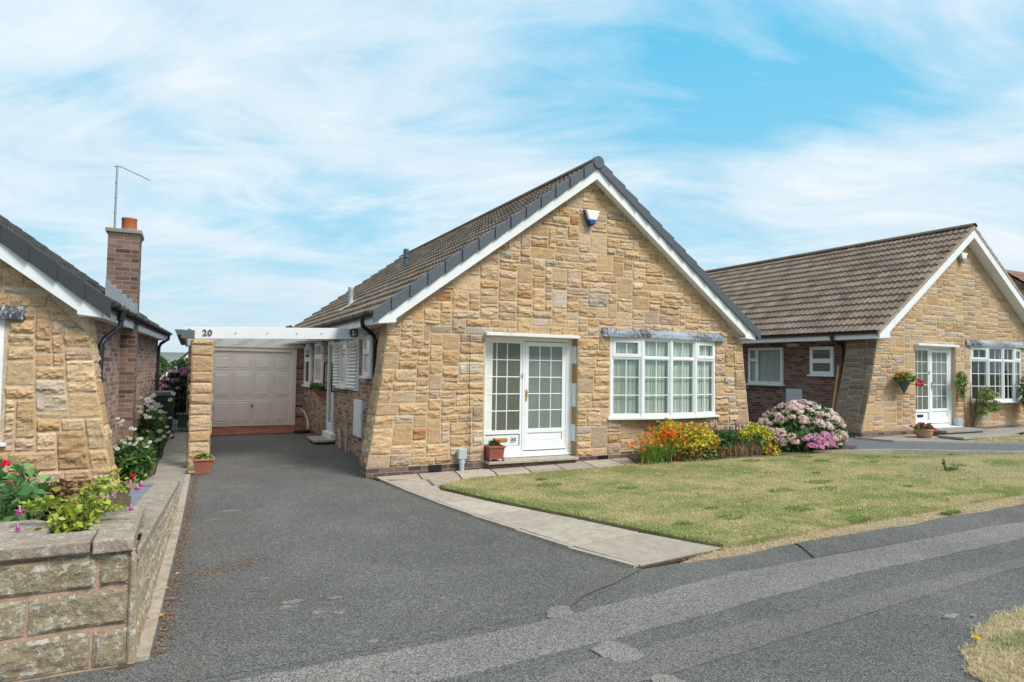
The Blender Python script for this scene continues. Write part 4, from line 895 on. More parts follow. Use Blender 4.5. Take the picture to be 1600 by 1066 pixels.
# gutter downpipes
q = MB(); q.tube([(2.50, 10.42, 2.56), (2.50, 10.42, 2.44), (2.52, 10.46, 2.37), (2.80, 10.86, 2.25), (2.84, 10.90, 2.18), (2.84, 10.90, .1)], .034, 12)
for p0, p1 in (((2.50, 10.42, 2.54), (2.50, 10.42, 2.46)), ((2.84, 10.90, 2.18), (2.84, 10.90, 2.08)), ((2.84, 10.90, 1.85), (2.84, 10.90, 1.78))): q.tube([p0, p1], .041, 12)
q.build('downpipe', 'black', h1, smooth=True)
q = MB(); q.tube([(14.50, 10.95, 2.70), (14.50, 10.95, 2.56), (14.95, 11.0, 2.44), (15.10, 11.08, 2.36), (15.10, 11.08, .2)], .036, 12); q.tube([(14.5, 10.95, 2.72), (14.5, 10.95, 2.58)], .05, 12); q.build('downpipe', 'black', h2, smooth=True)
def L3(x, y, z): return xf3(x, y, z)
q = MB(); q.tube([L3(4.05, .75, 2.57), L3(4.05, .75, 2.33), L3(4.0, .72, 2.26), L3(3.92, .45, 2.14), L3(3.88, .40, 2.06), L3(3.88, .40, .2)], .036, 12); q.tube([L3(4.05, .75, 2.60), L3(4.05, .75, 2.40)], .05, 12); q.build('downpipe', 'black', h3, smooth=True)
# roof flues
def flue(x, y, prof, m, par, base=True):
    z0 = 5.52-.735*abs(x-6.55); q = MB(); q.lathe(x, y, [(r, z0-.1+z) for r, z in prof], 16); q.build('flue', m, par, smooth=True)
flue(4.62, 15.0, [(.055, 0), (.055, .33), (.075, .335), (.075, .37), (.058, .375), (.058, .43), (.068, .435), (.068, .53), (.05, .535), (.05, .545)], 'grey2', h1)
q = MB(); F = lambda a, b, z: (3.10-a*.15+.1, 14.5+b, 2.92+.735*(0-a*.15)+z)
flue(3.22, 14.55, [(.055, 0), (.055, .42), (.062, .43), (.062, .50), (.05, .51)], 'greybox', h1)
flue2 = MB(); flue2.slab([(2.98, 14.38), (3.30, 14.38), (3.30, 14.72), (2.98, 14.72)], 0, .012); 
flue2.v = [(x, y, z+5.54-.735*(6.55-x)+.012) for x, y, z in flue2.v]; flue2.build('flue_flashing', 'greybox', h1)
# right bungalow side wall and step
X2 = 15.18
side_window(h2, mkw, X2, 13.0, 14.26, 1.36, 2.42, -1, vsplit=13.93, split=2.06, name='side_window', m='paint', back='drape', b=.045)
side_window(h2, mkw, X2, 11.38, 12.10, 1.66, 2.41, -1, split=2.03, back='room', b=.06)
q = MB(); q.box(X2-.04, 12.37, .76, X2, 12.90, 1.25); q.build('meter_box', 'greybox', h2, bevel=.005)
q = MB(); q.box(X2-.12, 12.45, 2.43, X2, 12.80, 2.52); q.build('wall_light', 'hose', h2, bevel=.01)
q = MB(); q.box(17.93, 9.86, .40, 18.14, 9.96, .58); q.tube([(18.05, 9.92, .05), (18.05, 9.92, .41)], .035, 10); q.build('meter_cover', 'grey', h2, bevel=.008)
q = MB(); q.box(16.35, 9.84, .30, 18.10, 10.15, .385); q.build('door_cill', 'white', h2, bevel=.004)
s_ = MB(); s_.box(16.35, 9.25, .305, 18.05, 9.98, .365); s_.box(16.42, 9.31, .0, 17.98, 9.98, .302); s_.box(15.95, 8.66, .225, 18.35, 9.245, .28); s_.box(16.05, 8.74, .0, 18.25, 9.24, .222)
tag(s_.build('entrance_steps', 'conc', None, bevel=.01), 'two broad weathered stone steps leading to the right bungalow door', 'steps')
# timber poles
for k, (dx_, dy_) in enumerate(((0, 0), (.05, .06))):
    q = MB(); q.box(-.045, -.02, 0, .045, .02, 1.95, F=lambda a, b, z, k=k, dx_=dx_, dy_=dy_: (14.42+.03*k+dx_+a+.07*z*(4.2+k*.3)*.4*.0+z*.33*(.95 if k else 1), 10.95+dy_+b+z*.10, .10+z*.93)); 
    tag(q.build('timber_plank', 'wood', None, bevel=.004), ('tan timber plank leaning by the right bungalow corner, the nearer of two', 'tan timber plank leaning by the right bungalow corner, behind the other plank')[k], 'plank', 'planks leaning by the right bungalow')
# ------------------------------------------------------------------ chimney and gable details of the left bungalow
ch = MB(); ch.box(-1.24, 12.40, 2.2, -.79, 13.0, 3.86); ch.box(-1.20, 12.40, -.1, -.79, 13.0, 2.2)
cho = ch.build('chimney', 'brick_c', h3)
q = MB(); q.box(-1.275, 12.36, 3.86, -.755, 13.04, 3.93); q.box(-1.25, 12.39, 3.82, -.78, 13.01, 3.862); q.build('chimney_cap', 'conc', cho, bevel=.01)
q = MB(); q.lathe(-.96, 12.62, [(.115, 3.93), (.112, 4.11), (.118, 4.12), (.118, 4.15), (.09, 4.15), (.09, 4.1)], 20); q.build('chimney_pot', 'clay', cho, smooth=True)
q = MB(); q.tube([(-1.16, 12.5, 3.6), (-1.155, 12.5, 5.0)], .016, 8); q.tube([(-1.20, 12.5, 4.98), (-1.10, 12.49, 4.985), (-.67, 12.42, 4.80)], .008, 6)
for z in (4.2, 4.45, 4.7): q.tube([(-1.159, 12.5, z), (-1.159, 12.5, z+.02)], .021, 8)
q.build('aerial', 'metal', cho)
q = MB(); pf_ = []
for k in range(6): pf_ += [(-1.245+k*.078, 3.06-k*.070), (-1.245+(k+1)*.078, 3.06-k*.070)]
q.prism(pf_+[(-.777, 2.46), (-1.245, 2.80)], 12.388, 12.402)
q.build('stepped_flashing', 'leadg', cho)
q = MB(); q.tube([(-.46, 18.6, 2.44), (-.46, 18.6, 2.32), (-.62, 18.5, 2.2), (-.66, 18.45, 2.1), (-.66, 18.45, 0)], .038, 10); q.build('rear_downpipe', 'black', h3, smooth=True)

# ------------------------------------------------------------------ garage and carport
ga = thing('garage', (1.7, 18.9, 0), 'brick garage with pinkish panelled up and over door behind the carport', 'garage')
q = MB(); q.box(2.72, 18.90, -.1, 2.94, 19.1, 2.30); q.box(.0, 18.90, -.1, .50, 19.1, 2.30); q.box(.0, 19.1, -.1, .2, 24.5, 2.3); q.box(2.9, 21.5, -.1, 3.1, 24.5, 2.3); q.box(.2, 24.3, -.1, 2.9, 24.5, 2.3); q.box(.5, 18.95, 2.22, 2.72, 19.1, 2.3); q.build('brick_wall', 'brick', ga)
q = MB(); q.box(-.1, 18.8, 2.302, 3.1, 24.6, 2.40); q.build('flat_roof', 'conc', ga)
q = MB(); q.box(.50, 18.86, .03, .57, 19.0, 2.16); q.box(2.62, 18.86, .03, 2.72, 19.0, 2.16); q.box(.50, 18.858, 2.06, 2.72, 19.0, 2.22); q.build('door_frame', 'pink', ga, bevel=.004)
q = MB(); dx0, dx1 = .57, 2.62; q.box(dx0+.002, 18.93, .04, dx1-.002, 18.96, 2.058)
xs_ = [dx0+(dx1-dx0)*t for t in (0, .25, .5, .75, 1)]; zr = [.10, .73, 1.35, 1.98]; zpan = [(.16, .70), (.86, 1.44), (1.60, 1.90)]
for i in range(4):
    q.box(xs_[i]+.003, 18.922, .045, xs_[i]+.028, 18.93, 2.05); q.box(xs_[i+1]-.028, 18.922, .045, xs_[i+1]-.003, 18.93, 2.05)
    for (a, b) in zpan:
        x0, x1 = xs_[i]+.075, xs_[i+1]-.075; m_ = .03
        P = [(x0, 18.93, a), (x1, 18.93, a), (x1, 18.93, b), (x0, 18.93, b)]; O = [(x0-m_*.6, 18.918, a-m_*.6), (x1+m_*.6, 18.918, a-m_*.6), (x1+m_*.6, 18.918, b+m_*.6), (x0-m_*.6, 18.918, b+m_*.6)]
        I = [(x0+m_, 18.912, a+m_), (x1-m_, 18.912, a+m_), (x1-m_, 18.912, b-m_), (x0+m_, 18.912, b-m_)]
        q.add(P+I, [(0, 1, 5, 4), (1, 2, 6, 5), (2, 3, 7, 6), (3, 0, 4, 7), (4, 5, 6, 7)])
        E_ = [(x0-m_, 18.93, a-m_), (x1+m_, 18.93, a-m_), (x1+m_, 18.93, b+m_), (x0-m_, 18.93, b+m_)]
        q.add(E_+[(px, 18.915, pz) for px, _, pz in O]+P, [(0, 1, 5, 4), (1, 2, 6, 5), (2, 3, 7, 6), (3, 0, 4, 7), (4, 5, 9, 8), (5, 6, 10, 9), (6, 7, 11, 10), (7, 4, 8, 11)])
do_ = q.build('garage_door', 'pink', ga)
q = MB(); q.tube([(1.595, 18.93, .60), (1.595, 18.88, .60)], .024, 10); q.tube([(1.595, 18.885, .60), (1.595, 18.88, .54)], .012, 8); q.build('handle', 'black', do_)

cpt = thing('carport', (1.4, 11.75, 0), 'white timber carport with the number 20 on its front board', 'carport')
zc0, zc1 = 2.31, 2.405
q = MB(); q.add([(x, y, z) for y in (11.72, 11.76) for x, z in ((-.07, zc0), (2.92, zc1), (2.92, zc1-.20), (-.07, zc0-.19))], [(0, 1, 2, 3), (7, 6, 5, 4), (0, 4, 5, 1), (3, 2, 6, 7), (0, 3, 7, 4), (1, 5, 6, 2)])
q.box(-.06, 11.76, 2.14, -.02, 18.85, 2.27)
fb = q.build('fascia_board', 'white', cpt, bevel=.003)
for x in (.70, 1.20, 1.68, 2.10, 2.45, 2.84): 
    z = 2.22+.032*x; q = MB(); q.tube([(x, 11.72, z), (x, 11.705, z)], .010, 8); q.build('screw', 'metal', fb)
q = MB(); q.box(-.115, 11.68, 2.125, .085, 11.719, 2.262); q.box(-.02, 11.69, 2.262, .03, 11.715, 2.28); q.build('gutter_end', 'vgrey', cpt, bevel=.006)
q = MB(); q.prism([(-.21, 2.27), (-.07, 2.27), (-.07, 2.20), (-.10, 2.18), (-.17, 2.18)][::-1], 11.79, 18.8); q.build('gutter', 'vgrey', cpt)
q = MB()
n = 60
V = []; 
for i in range(n+1):
    x = -.05+2.95*i/n; z = 2.285+.031*(x)+.012*(1 if i % 2 else -1); V += [(x, 11.77, z), (x, 18.88, z)]
q.add(V, [(2*i, 2*i+2, 2*i+3, 2*i+1) for i in range(n)]); q.build('roof_sheet', 'sheet', cpt)
q = MB()
for y in (13.2, 14.7, 16.2, 17.7): q.add([(-.02, y, 2.17), (2.90, y, 2.265), (2.90, y+.05, 2.265), (-.02, y+.05, 2.17), (-.02, y, 2.265), (2.90, y, 2.36), (2.90, y+.05, 2.36), (-.02, y+.05, 2.265)], [(0, 3, 2, 1), (4, 5, 6, 7), (0, 1, 5, 4), (2, 3, 7, 6)])
q.box(-.0, 18.80, 2.17, 2.90, 18.857, 2.27); q.build('purlin', 'paint', cpt)
q = MB()
for x in (.55, 1.15, 1.75, 2.35): q.box(x, 11.765, 2.225+.032*x, x+.04, 18.8, 2.262+.032*x)
q.build('rafter', 'paint', cpt)
q = MB(); rr = random.Random(12)
q.box(.055, 11.73, -.05, .355, 12.06, 2.10); pcore = q.build('stone_post', 'mortar', cpt)
q = MB()
stone_face(q, lambda u, v, d: (.045+u+.0*v, 11.72-d, v), .32, 2.11, rr, rough=.55, cu=.0533, cv=.088, edge_big=(False, False))
stone_face(q, lambda u, v, d: (.045-d, 12.07-u, v), .35, 2.11, rr, rough=.5, cu=.0583, cv=.088, edge_big=(False, False))
stone_face(q, lambda u, v, d: (.365+d, 11.72+u, v), .35, 2.11, rr, rough=.5, cu=.0583, cv=.088, edge_big=(False, False))
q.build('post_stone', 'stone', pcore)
# lamp on the fascia board
q = MB(); q.tube([(2.66, 11.72, 2.31), (2.66, 11.69, 2.31)], .075, 16)
for k in range(3): q.tube([(2.66-.05+.05*k, 11.69, 2.24), (2.66-.05+.05*k, 11.63, 2.27), (2.66-.05+.05*k, 11.63, 2.35), (2.66-.05+.05*k, 11.69, 2.38)], .006, 6)
q.tube([(2.60, 11.635, 2.31), (2.72, 11.635, 2.31)], .006, 6); o_ = q.build('bulkhead_lamp', 'gutter', cpt); q = MB(); q.v = []
def ellipsoid(q, c, r, nu=14, nv=8, cc=None):
    V = [(c[0]+r[0]*math.sin(math.pi*j/nv)*math.cos(2*math.pi*i/nu), c[1]+r[1]*math.sin(math.pi*j/nv)*math.sin(2*math.pi*i/nu), c[2]+r[2]*math.cos(math.pi*j/nv)) for j in range(nv+1) for i in range(nu)]
    q.add(V, [(j*nu+i, (j+1)*nu+i, (j+1)*nu+(i+1) % nu, j*nu+(i+1) % nu) for j in range(nv) for i in range(nu)], cc)
ellipsoid(q, (2.66, 11.68, 2.31), (.045, .04, .06)); q.build('lamp_glass', 'net', o_, smooth=True)
# numerals
def text(s, size, loc, m, parent, rot=(R(90), 0, 0), name='house_number', bold=.0, ext=.004):
    cu = bpy.data.curves.new('t', 'FONT'); cu.body = s; cu.size = size; cu.extrude = ext; cu.offset = bold; cu.align_x = 'CENTER'; cu.align_y = 'CENTER'; cu.space_character = 1.12
    o = bpy.data.objects.new('t', cu); COL.objects.link(o); dg = bpy.context.evaluated_depsgraph_get(); me = bpy.data.meshes.new_from_object(o.evaluated_get(dg)); bpy.data.objects.remove(o)
    me.transform(Matrix.Translation(loc) @ Matrix.Rotation(rot[2], 4, 'Z') @ Matrix.Rotation(rot[0], 4, 'X')); me.name = name; me.materials.clear(); return finish(me, name, m, parent)
text('20', .135, (.27, 11.712, 2.222), 'number', fb, bold=.004, ext=.006)
sl_ = [c for c in h1.children if c.name.startswith('sidelight')][0]
text('20', .10, (5.10, 10.075, .477), 'blackn', sl_, bold=.0)
sl2 = [c for c in h2.children if c.name.startswith('front_door')][0]
q = MB(); q.box(17.59, 10.155, 2.29, 17.65, 10.168, 2.35); q.build('number_plate', 'blackn', sl2)

# ------------------------------------------------------------------ planter wall on the left
WX = lambda y: -.225+.0393*(y-4.33)          # outer face of the side wall
WZ = lambda y: .655-.0735*(y-4.4)
def rock(mb, mapf, u0, u1, v0, v1, amp=.02, res=.022, c=(.4, .31, .2), seed=0, g=.008, lift=.012):
    a, b = max(3, int((u1-u0)/res)), max(3, int((v1-v0)/res)); vs = []
    for q in range(b+1):
        for p in range(a+1):
            u, v = u0+g+(u1-u0-2*g)*p/a, v0+g+(v1-v0-2*g)*q/b
            e = min(min(p, a-p)*(u1-u0)/a, min(q, b-q)*(v1-v0)/b)
            n = noise.fractal(Vector((u*6+seed, v*8, seed)), 1., 2.1, 4, noise_basis='PERLIN_ORIGINAL')
            d = -.004 if e <= 1e-6 else (lift+n*amp)*min(1, (e/.03))**.6
            vs.append(mapf(u+noise.noise(Vector((v*9, seed, 1)))*.006*(1 if e < .001 else 0), v+noise.noise(Vector((u*7, seed, 5)))*.008, d))
    mb.add(vs, [(q*(a+1)+p, q*(a+1)+p+1, (q+1)*(a+1)+p+1, (q+1)*(a+1)+p) for q in range(b) for p in range(a)], c)
pw = thing('planter_wall', (-.6, 4.6, 0), 'lichened stone planter wall with thick coping running beside the tarmac drive', 'garden wall')
q = MB(); q.box(-7, 4.35, -.05, -.26, 4.56, .665); P_ = []
for y in (4.372, 5.1, 6, 7, 8, 8.7):
    P_ += [(WX(y)-.20, y, -.05), (WX(y)-.02, y, -.05), (WX(y)-.02, y, WZ(y)-.05), (WX(y)-.20, y, WZ(y)-.05)]
q.add(P_, [(i*4+k, (i+1)*4+k, (i+1)*4+(k+1) % 4, i*4+(k+1) % 4) for i in range(5) for k in range(4)]+[(0, 1, 2, 3), (23, 22, 21, 20)])
q.build('wall_core', 'pinkmortar', pw)
q = MB(); fm = lambda u, v, d: (u, 4.34-d, v)
r_ = random.Random(31)
for (z0, z1, js) in ((.455, .655, [-.255, -.415, -1.02]), (.235, .445, [-.255, -.735, -.90]), (.01, .225, [-.255, -.435, -.99])):
    x = js[-1]
    while x > -7: x -= r_.uniform(.25, .6); js.append(x)
    for a, b in zip(js[1:], js[:-1]): rock(q, fm, a, b, z0, z1, seed=r_.random()*99)
q.build('front_block', 'lichen', pw)
q = MB()
yy = 4.45
hs = 3
for k in range(3):
    y = 4.42
    while y < 8.65:
        l = r_.uniform(.28, .55); y2 = min(8.69, y+l)
        t0, t1 = k/3, (k+1)/3
        rock(q, lambda u, v, d, t0=t0, t1=t1: (WX(u)+d, u, .01+(WZ(u)-.075)*(t0+(t1-t0)*v)), y, y2, 0, 1, amp=.012, seed=r_.random()*99, g=.006, lift=.008) if False else None
        a, b = 6, 5; vs = []
        sd = r_.random()*90
        for qq in range(b+1):
            for pp in range(a+1):
                u = y+.006+(y2-y-.012)*pp/a; v = t0+(t1-t0)*(.03+.94*qq/b); e = min(pp, a-pp, qq, b-qq)
                d = -.004 if e == 0 else .010+.014*noise.noise(Vector((u*7, v*5, sd)))
                vs.append((WX(u)+d, u, .01+(WZ(u)-.075)*v))
        q.add(vs, [(i*(a+1)+j, i*(a+1)+j+1, (i+1)*(a+1)+j+1, (i+1)*(a+1)+j) for i in range(b) for j in range(a)]); y = y2
q.build('side_block', 'limed', pw)
q = MB(); q.prism([(-.262, 0), (-.215, 0), (-.228, .63), (-.262, .655)], 4.325, 4.43); q.build('corner_render', 'limed', pw, bevel=.012)
def coping(poly, z0, z1, sl=None):
    q = MB(); n = len(poly); f = sl or (lambda x, y: 0)
    q.add([(x, y, z0+f(x, y)) for x, y in poly]+[(x, y, z1+f(x, y)) for x, y in poly], [tuple(range(n-1, -1, -1)), tuple(range(n, 2*n))]+[(i, (i+1) % n, (i+1) % n+n, i+n) for i in range(n)])
    o = q.build('coping_stone', 'coping', pw, bevel=.012, seg=3); return o
coping([(-2.6, 4.30), (-.455, 4.30), (-.45, 4.57), (-2.6, 4.57)], .665, .735); coping([(-.445, 4.295), (-.243, 4.30), (-.24, 4.58), (-.445, 4.58)], .655, .735)
coping([(-2.6, 4.575), (-.705, 4.575), (-.70, 4.86), (-.82, 5.0), (-2.6, 5.0)], .665, .738); coping([(-.50, 4.585), (-.24, 4.585), (-.235, 5.12), (-.50, 5.12)], .66, .742); coping([(-.70, 4.93), (-.505, 4.93), (-.505, 5.10), (-.70, 5.10)], .66, .732)
ys_ = [4.34, 4.86, 5.45, 6.15, 6.75, 7.45, 8.1, 8.72]
for a, b in zip(ys_, ys_[1:]):
    w0 = .0 if a > 5.1 else .0
    xi0 = -.24 if a < 5.1 else -.22; 
    inn = (lambda y: (-.232 if y < 5.12 else WX(y)-.235))
    coping([(WX(a)+.012, a+.004), (WX(b)+.012, b-.004), (inn(b-.01), b-.004), (inn(a+.01), a+.004)], -.07, 0, lambda x, y: WZ(y))
coping([(-.44, 5.13), (-.235, 5.13), (-.245, 5.6), (-.45, 5.6)], .60, .66)
for zz_, pol in ((.60, [(-3, 4.5), (-.5, 4.5), (-.5, 5.1), (-3, 5.1)]),):
    q = MB(); q.slab(pol, .3, zz_+.05); o_ = q.build('planter_soil', 'soil', pw)
q = MB(); q.add([(-3.2, 5.0, .56), (-.40, 5.0, .60), (-.36, 6.5, .40), (-.50, 8.0, .15), (-.58, 9.4, .06), (-3.2, 9.8, .06), (-3.2, 6.5, .38)], [tuple(range(7))]); tag(q.build('rose_bed', 'soil', None), kind='structure')
q = MB(); q.box(-.62, 8.75, .02, -.28, 10.05, .05); q.box(-.64, 10.055, .02, -.26, 10.12, .085, c=None); tag(q.build('slate_slab', 'slate', None, bevel=.004), 'smooth bluish grey slab lying at the end of the planter wall', 'slab')

# ------------------------------------------------------------------ plants
GRN = [(.08, .165, .04, 5), (.12, .23, .06, 5), (.055, .115, .03, 3), (.18, .28, .08, 2)]
LIME = [(.33, .40, .05, 5), (.45, .48, .07, 4), (.22, .32, .05, 4), (.55, .50, .12, 1)]
YEL = [(.60, .50, .035, 6), (.70, .60, .06, 5), (.38, .42, .05, 4), (.22, .30, .04, 2)]
STRAW = [(.50, .37, .17, 6), (.42, .30, .13, 4), (.58, .45, .24, 3)]
def flowerheads(name, C_, r, cols, parent, k=40, petal=.016, flat=.75, **kw):
    C_ = np.asarray(C_); n = len(C_); d = unit(RNG.normal(0, 1, (n*k, 3))); d[:, 2] = np.abs(d[:, 2])*.9-.25
    P = np.repeat(C_, k, 0)+unit(d)*np.array([1, 1, flat])*np.repeat(r*(.75+.5*RNG.random(n)), k)[:, None]
    base = np.repeat(pick(cols, n, .1), k, 0); c = np.clip(base*(1+RNG.normal(0, .14, (n*k, 1))), 0, 1)
    nr = unit(d+RNG.normal(0, .3, (n*k, 3))); t = unit(np.cross(nr, unit(RNG.normal(0, 1, (n*k, 3))))); b = np.cross(nr, t); s = petal*(.7+.6*RNG.random((n*k, 1)))
    V = np.stack([P-t*s, P+b*s, P+t*s, P-b*s], 1).reshape(-1, 3)
    return cloud(name, V, np.arange(4*n*k).reshape(-1, 4), c, 'petal', parent, **kw)
def stems(name, A, B, r, m, parent, c=None):
    q = MB()
    for a, b in zip(A, B):
        a, b = Vector(a), Vector(b); mid = (a+b)/2+Vector((random.gauss(0, .03), random.gauss(0, .03), .04)); q.tube([a, mid, b], r, 5, r*.5, cap=False)
    return q.build(name, m, parent)
# big mophead hydrangea between the bungalows
hy = thing('hydrangea_bush', (11.35, 9.25, .1), 'large rounded hydrangea bush of faded pink flower heads at the flower bed end', 'hydrangea')
c0, r0 = (11.38, 9.30, .42), (.98, .60, .66)
P_, D_ = ell(5200, c0, r0, .35, -.55); P_[:, 2] = np.maximum(P_[:, 2], .06); P_ += RNG.normal(0, .03, P_.shape)
leaves('foliage', P_, .085, [(.08, .17, .04, 5), (.13, .22, .06, 4), (.05, .10, .03, 3), (.20, .15, .07, 1)], parent=hy, aspect=1.5, up=.5, out=D_*1.2)
P_, D_ = ell(270, c0, (1.03, .65, .71), .12, -.2); k_ = (D_[:, 1] < .5) | (RNG.random(len(D_)) < .6); P_ = P_[k_]
hot = (P_[:, 2] < .62) & (P_[:, 0] < 11.4) & (P_[:, 0] > 10.6)
flowerheads('flower_heads', P_[~hot], .078, [(.85, .66, .58, 5), (.86, .74, .66, 5), (.80, .56, .56, 3), (.78, .50, .60, 1), (.68, .52, .40, 2)], hy, 50, .022)
hp = [(10.88, 8.69, .44), (11.04, 8.64, .43), (11.2, 8.62, .47), (11.15, 8.6, .31), (10.95, 8.63, .29), (11.32, 8.63, .38), (10.78, 8.72, .42), (10.95, 8.66, .47), (11.12, 8.62, .40), (11.3, 8.66, .46), (10.85, 8.66, .30), (11.05, 8.60, .26), (11.25, 8.60, .35), (11.38, 8.63, .30), (11.2, 8.64, .52), (11.45, 8.66, .42), (10.62, 8.82, .36), (10.98, 8.6, .36)]
flowerheads('bright_flower_heads', hp, .085, [(.74, .30, .50, 4), (.78, .42, .56, 3), (.80, .46, .50, 2)], hy, 60, .021)
stems('stem', [(11.3+random.uniform(-.2, .2), 9.2+random.uniform(-.1, .1), .02) for _ in range(14)], [(11.35+random.uniform(-.7, .7), 9.25+random.uniform(-.4, .3), .6) for _ in range(14)], .012, 'twig', hy)
# crocosmia with orange flowers
cr = thing('crocosmia_clump', (7.45, 9.1, .05), 'clump of bright green sword leaves with orange flowers at the flower bed end', 'crocosmia')
n = 520; B = np.stack([RNG.normal(7.42, .13, n), RNG.normal(9.12, .09, n), np.full(n, .05)], 1)
blades('leaf_blades', B, .46, .013, [(.24, .42, .06, 5), (.36, .52, .09, 4), (.14, .26, .05, 3), (.52, .50, .16, 2)], .75, cr)
Fp = np.stack([RNG.normal(7.55, .32, 150), RNG.normal(9.1, .14, 150), RNG.normal(.52, .08, 150)], 1); Fp[:, 2] += .14*(Fp[:, 0]-7.4)
flowerheads('orange_flowers', Fp, .024, [(.85, .17, .02, 4), (.90, .28, .03, 3), (.80, .40, .06, 1)], cr, 9, .017)
stems('stem', [(7.45+random.gauss(0, .1), 9.15, .05) for _ in range(24)], [tuple(Fp[i]) for i in range(24)], .004, 'stem', cr)
# yellow leaved fuchsia with red flowers
def shrub(name, c, r, n, cols, fl, nf, label, cat, size=.035, fr=.018, fp=.014, seed=0, aspect=1.7, sh=.6):
    t = thing(name, (c[0], c[1], gz(c[0])+.03), label, cat)
    P_, D_ = ell(n, c, r, sh, -.7); P_ += RNG.normal(0, .035, P_.shape); P_[:, 2] = np.maximum(P_[:, 2], .07+gz(c[0]))
    leaves('foliage', P_, size, cols, parent=t, aspect=aspect, up=.3, out=D_*.8)
    if nf:
        P_, D_ = ell(nf, c, tuple(x*1.02 for x in r), .25, -.6); P_[:, 2] = np.maximum(P_[:, 2], .1); flowerheads('flowers', P_, fr, fl, t, 9, fp)
    stems('stem', [(c[0]+random.gauss(0, r[0]*.2), c[1]+random.gauss(0, r[1]*.2), gz(c[0])) for _ in range(16)], [(c[0]+random.uniform(-1, 1)*r[0]*.7, c[1]+random.uniform(-1, 1)*r[1]*.6, c[2]+random.uniform(0, .7)*r[2]) for _ in range(16)], .006, 'twig', t)
    return t
RED = [(.62, .03, .04, 5), (.70, .10, .05, 3), (.50, .03, .16, 2)]
shrub('golden_fuchsia', (8.28, 9.20, .42), (.62, .34, .33), 3400, YEL, RED+[(.85, .25, .04, 2)], 150, 'yellow leaved fuchsia sprinkled with red flowers beside the orange crocosmia', 'fuchsia')
shrub('golden_fuchsia', (7.95, 9.36, .56), (.34, .2, .20), 1100, YEL, [(.85, .22, .03, 4)], 40, 'smaller yellow shrub with orange flecks rising behind the orange crocosmia', 'fuchsia')
shrub('dark_fuchsia', (8.35, 9.02, .20), (.72, .20, .16), 1500, [(.06, .11, .03, 4), (.12, .17, .05, 3), (.22, .14, .06, 2), (.3, .33, .06, 2)], RED+[(.65, .06, .22, 3)], 60, 'low dark green growth with red bells in front of the yellow fuchsia', 'fuchsia')
shrub('golden_shrub', (9.98, 9.25, .42), (.42, .26, .25), 1700, YEL, [], 0, 'plain yellow green shrub between the purple spikes and the pink hydrangea', 'shrub')
shrub('golden_shrub', (9.75, 9.05, .30), (.34, .22, .22), 700, [(.07, .13, .03, 4), (.14, .2, .05, 3)], [], 0, 'dark green shrub below the plain yellow shrub', 'shrub')
shrub('red_fuchsia', (9.98, 8.86, .20), (.20, .12, .11), 420, YEL, RED, 36, 'smallest yellow and red fuchsia at the foot of the pink hydrangea', 'fuchsia')
sp = thing('purple_spike_plant', (9.45, 9.5, .05), 'upright plant with fading purple flower spikes above dark green leaves below the bow window', 'perennial')
P_, D_ = ell(1500, (9.40, 9.48, .33), (.66, .22, .24), .9, -.6); leaves('foliage', P_, .045, [(.05, .13, .03, 5), (.09, .19, .04, 4)], parent=sp, aspect=2.6, up=-.2)
n = 105; A = np.stack([RNG.uniform(8.78, 10.1, n), RNG.normal(9.52, .08, n), np.full(n, .30)], 1); T = A+np.stack([RNG.normal(0, .04, n), RNG.normal(0, .03, n), RNG.uniform(.25, .50, n)-.10*np.abs(A[:, 0]-9.3)], 1)
q = MB()
for a, b in zip(A, T): 
    q.tube([tuple(a), tuple((a+b)/2), tuple(b)], .004, 5, .003, c=(.14, .10, .06)); q.tube([tuple(a+(b-a)*.45), tuple(a+(b-a)*.72), tuple(b)], .011, 6, .004, c=random.choice([(.30, .13, .20), (.36, .18, .26), (.22, .13, .12), (.26, .17, .14), (.42, .24, .36)]))
q.build('flower_spikes', 'petal', sp)
dr_ = thing('dried_perennial', (9.5, 8.95, .05), 'clump of dried pinkish brown stems in the middle of the flower bed', 'dried plant')
n = 420; B = np.stack([RNG.normal(9.42, .22, n), RNG.normal(8.95, .07, n), np.full(n, .05)], 1); blades('dried_stems', B, .33, .008, [(.36, .21, .14, 5), (.28, .16, .10, 3), (.48, .33, .24, 2)], .6, dr_)
ed = MB()
# roses, dry plant and variegated fuchsia on the left
def bush(name, c, r, n, cols, label, cat, size=.055, fl=None, nf=0, fr=.03, fp=.02, asp=1.5, k=16, **kw):
    t = thing(name, (c[0], c[1], c[2]-r[2]), label, cat)
    P_, D_ = ell(n, c, r, .75, -.8); leaves('foliage', P_, size, cols, parent=t, aspect=asp, up=.6, out=D_*.3)
    if nf:
        P_, D_ = ell(nf, c, tuple(x*1.02 for x in r), .1, -.1); flowerheads('flowers', P_, fr, fl, t, k, fp)
    stems('stem', [(c[0]+random.gauss(0, r[0]*.15), c[1]+random.gauss(0, r[1]*.15), c[2]-r[2]*1.05) for _ in range(10)], [(c[0]+random.uniform(-1, 1)*r[0]*.8, c[1]+random.uniform(-1, 1)*r[1]*.7, c[2]+random.uniform(.1, .9)*r[2]) for _ in range(10)], .007, 'stem', t)
    return t
ROSE = [(.15, .30, .09, 5), (.22, .38, .12, 4), (.09, .19, .07, 3), (.30, .18, .09, .6)]
rb = bush('rose_bush', (-1.22, 6.0, .72), (.34, .35, .27), 330, ROSE, 'rose bush with broad green leaves and red blooms behind the planter wall', 'rose bush', .062)
flowerheads('rose_bloom', [(-1.13, 5.72, 1.0)], .026, [(.68, .01, .05, 1)], rb, 30, .018); flowerheads('rose_bloom', [(-1.10, 5.7, .86)], .022, [(.70, .04, .08, 1)], rb, 24, .014)
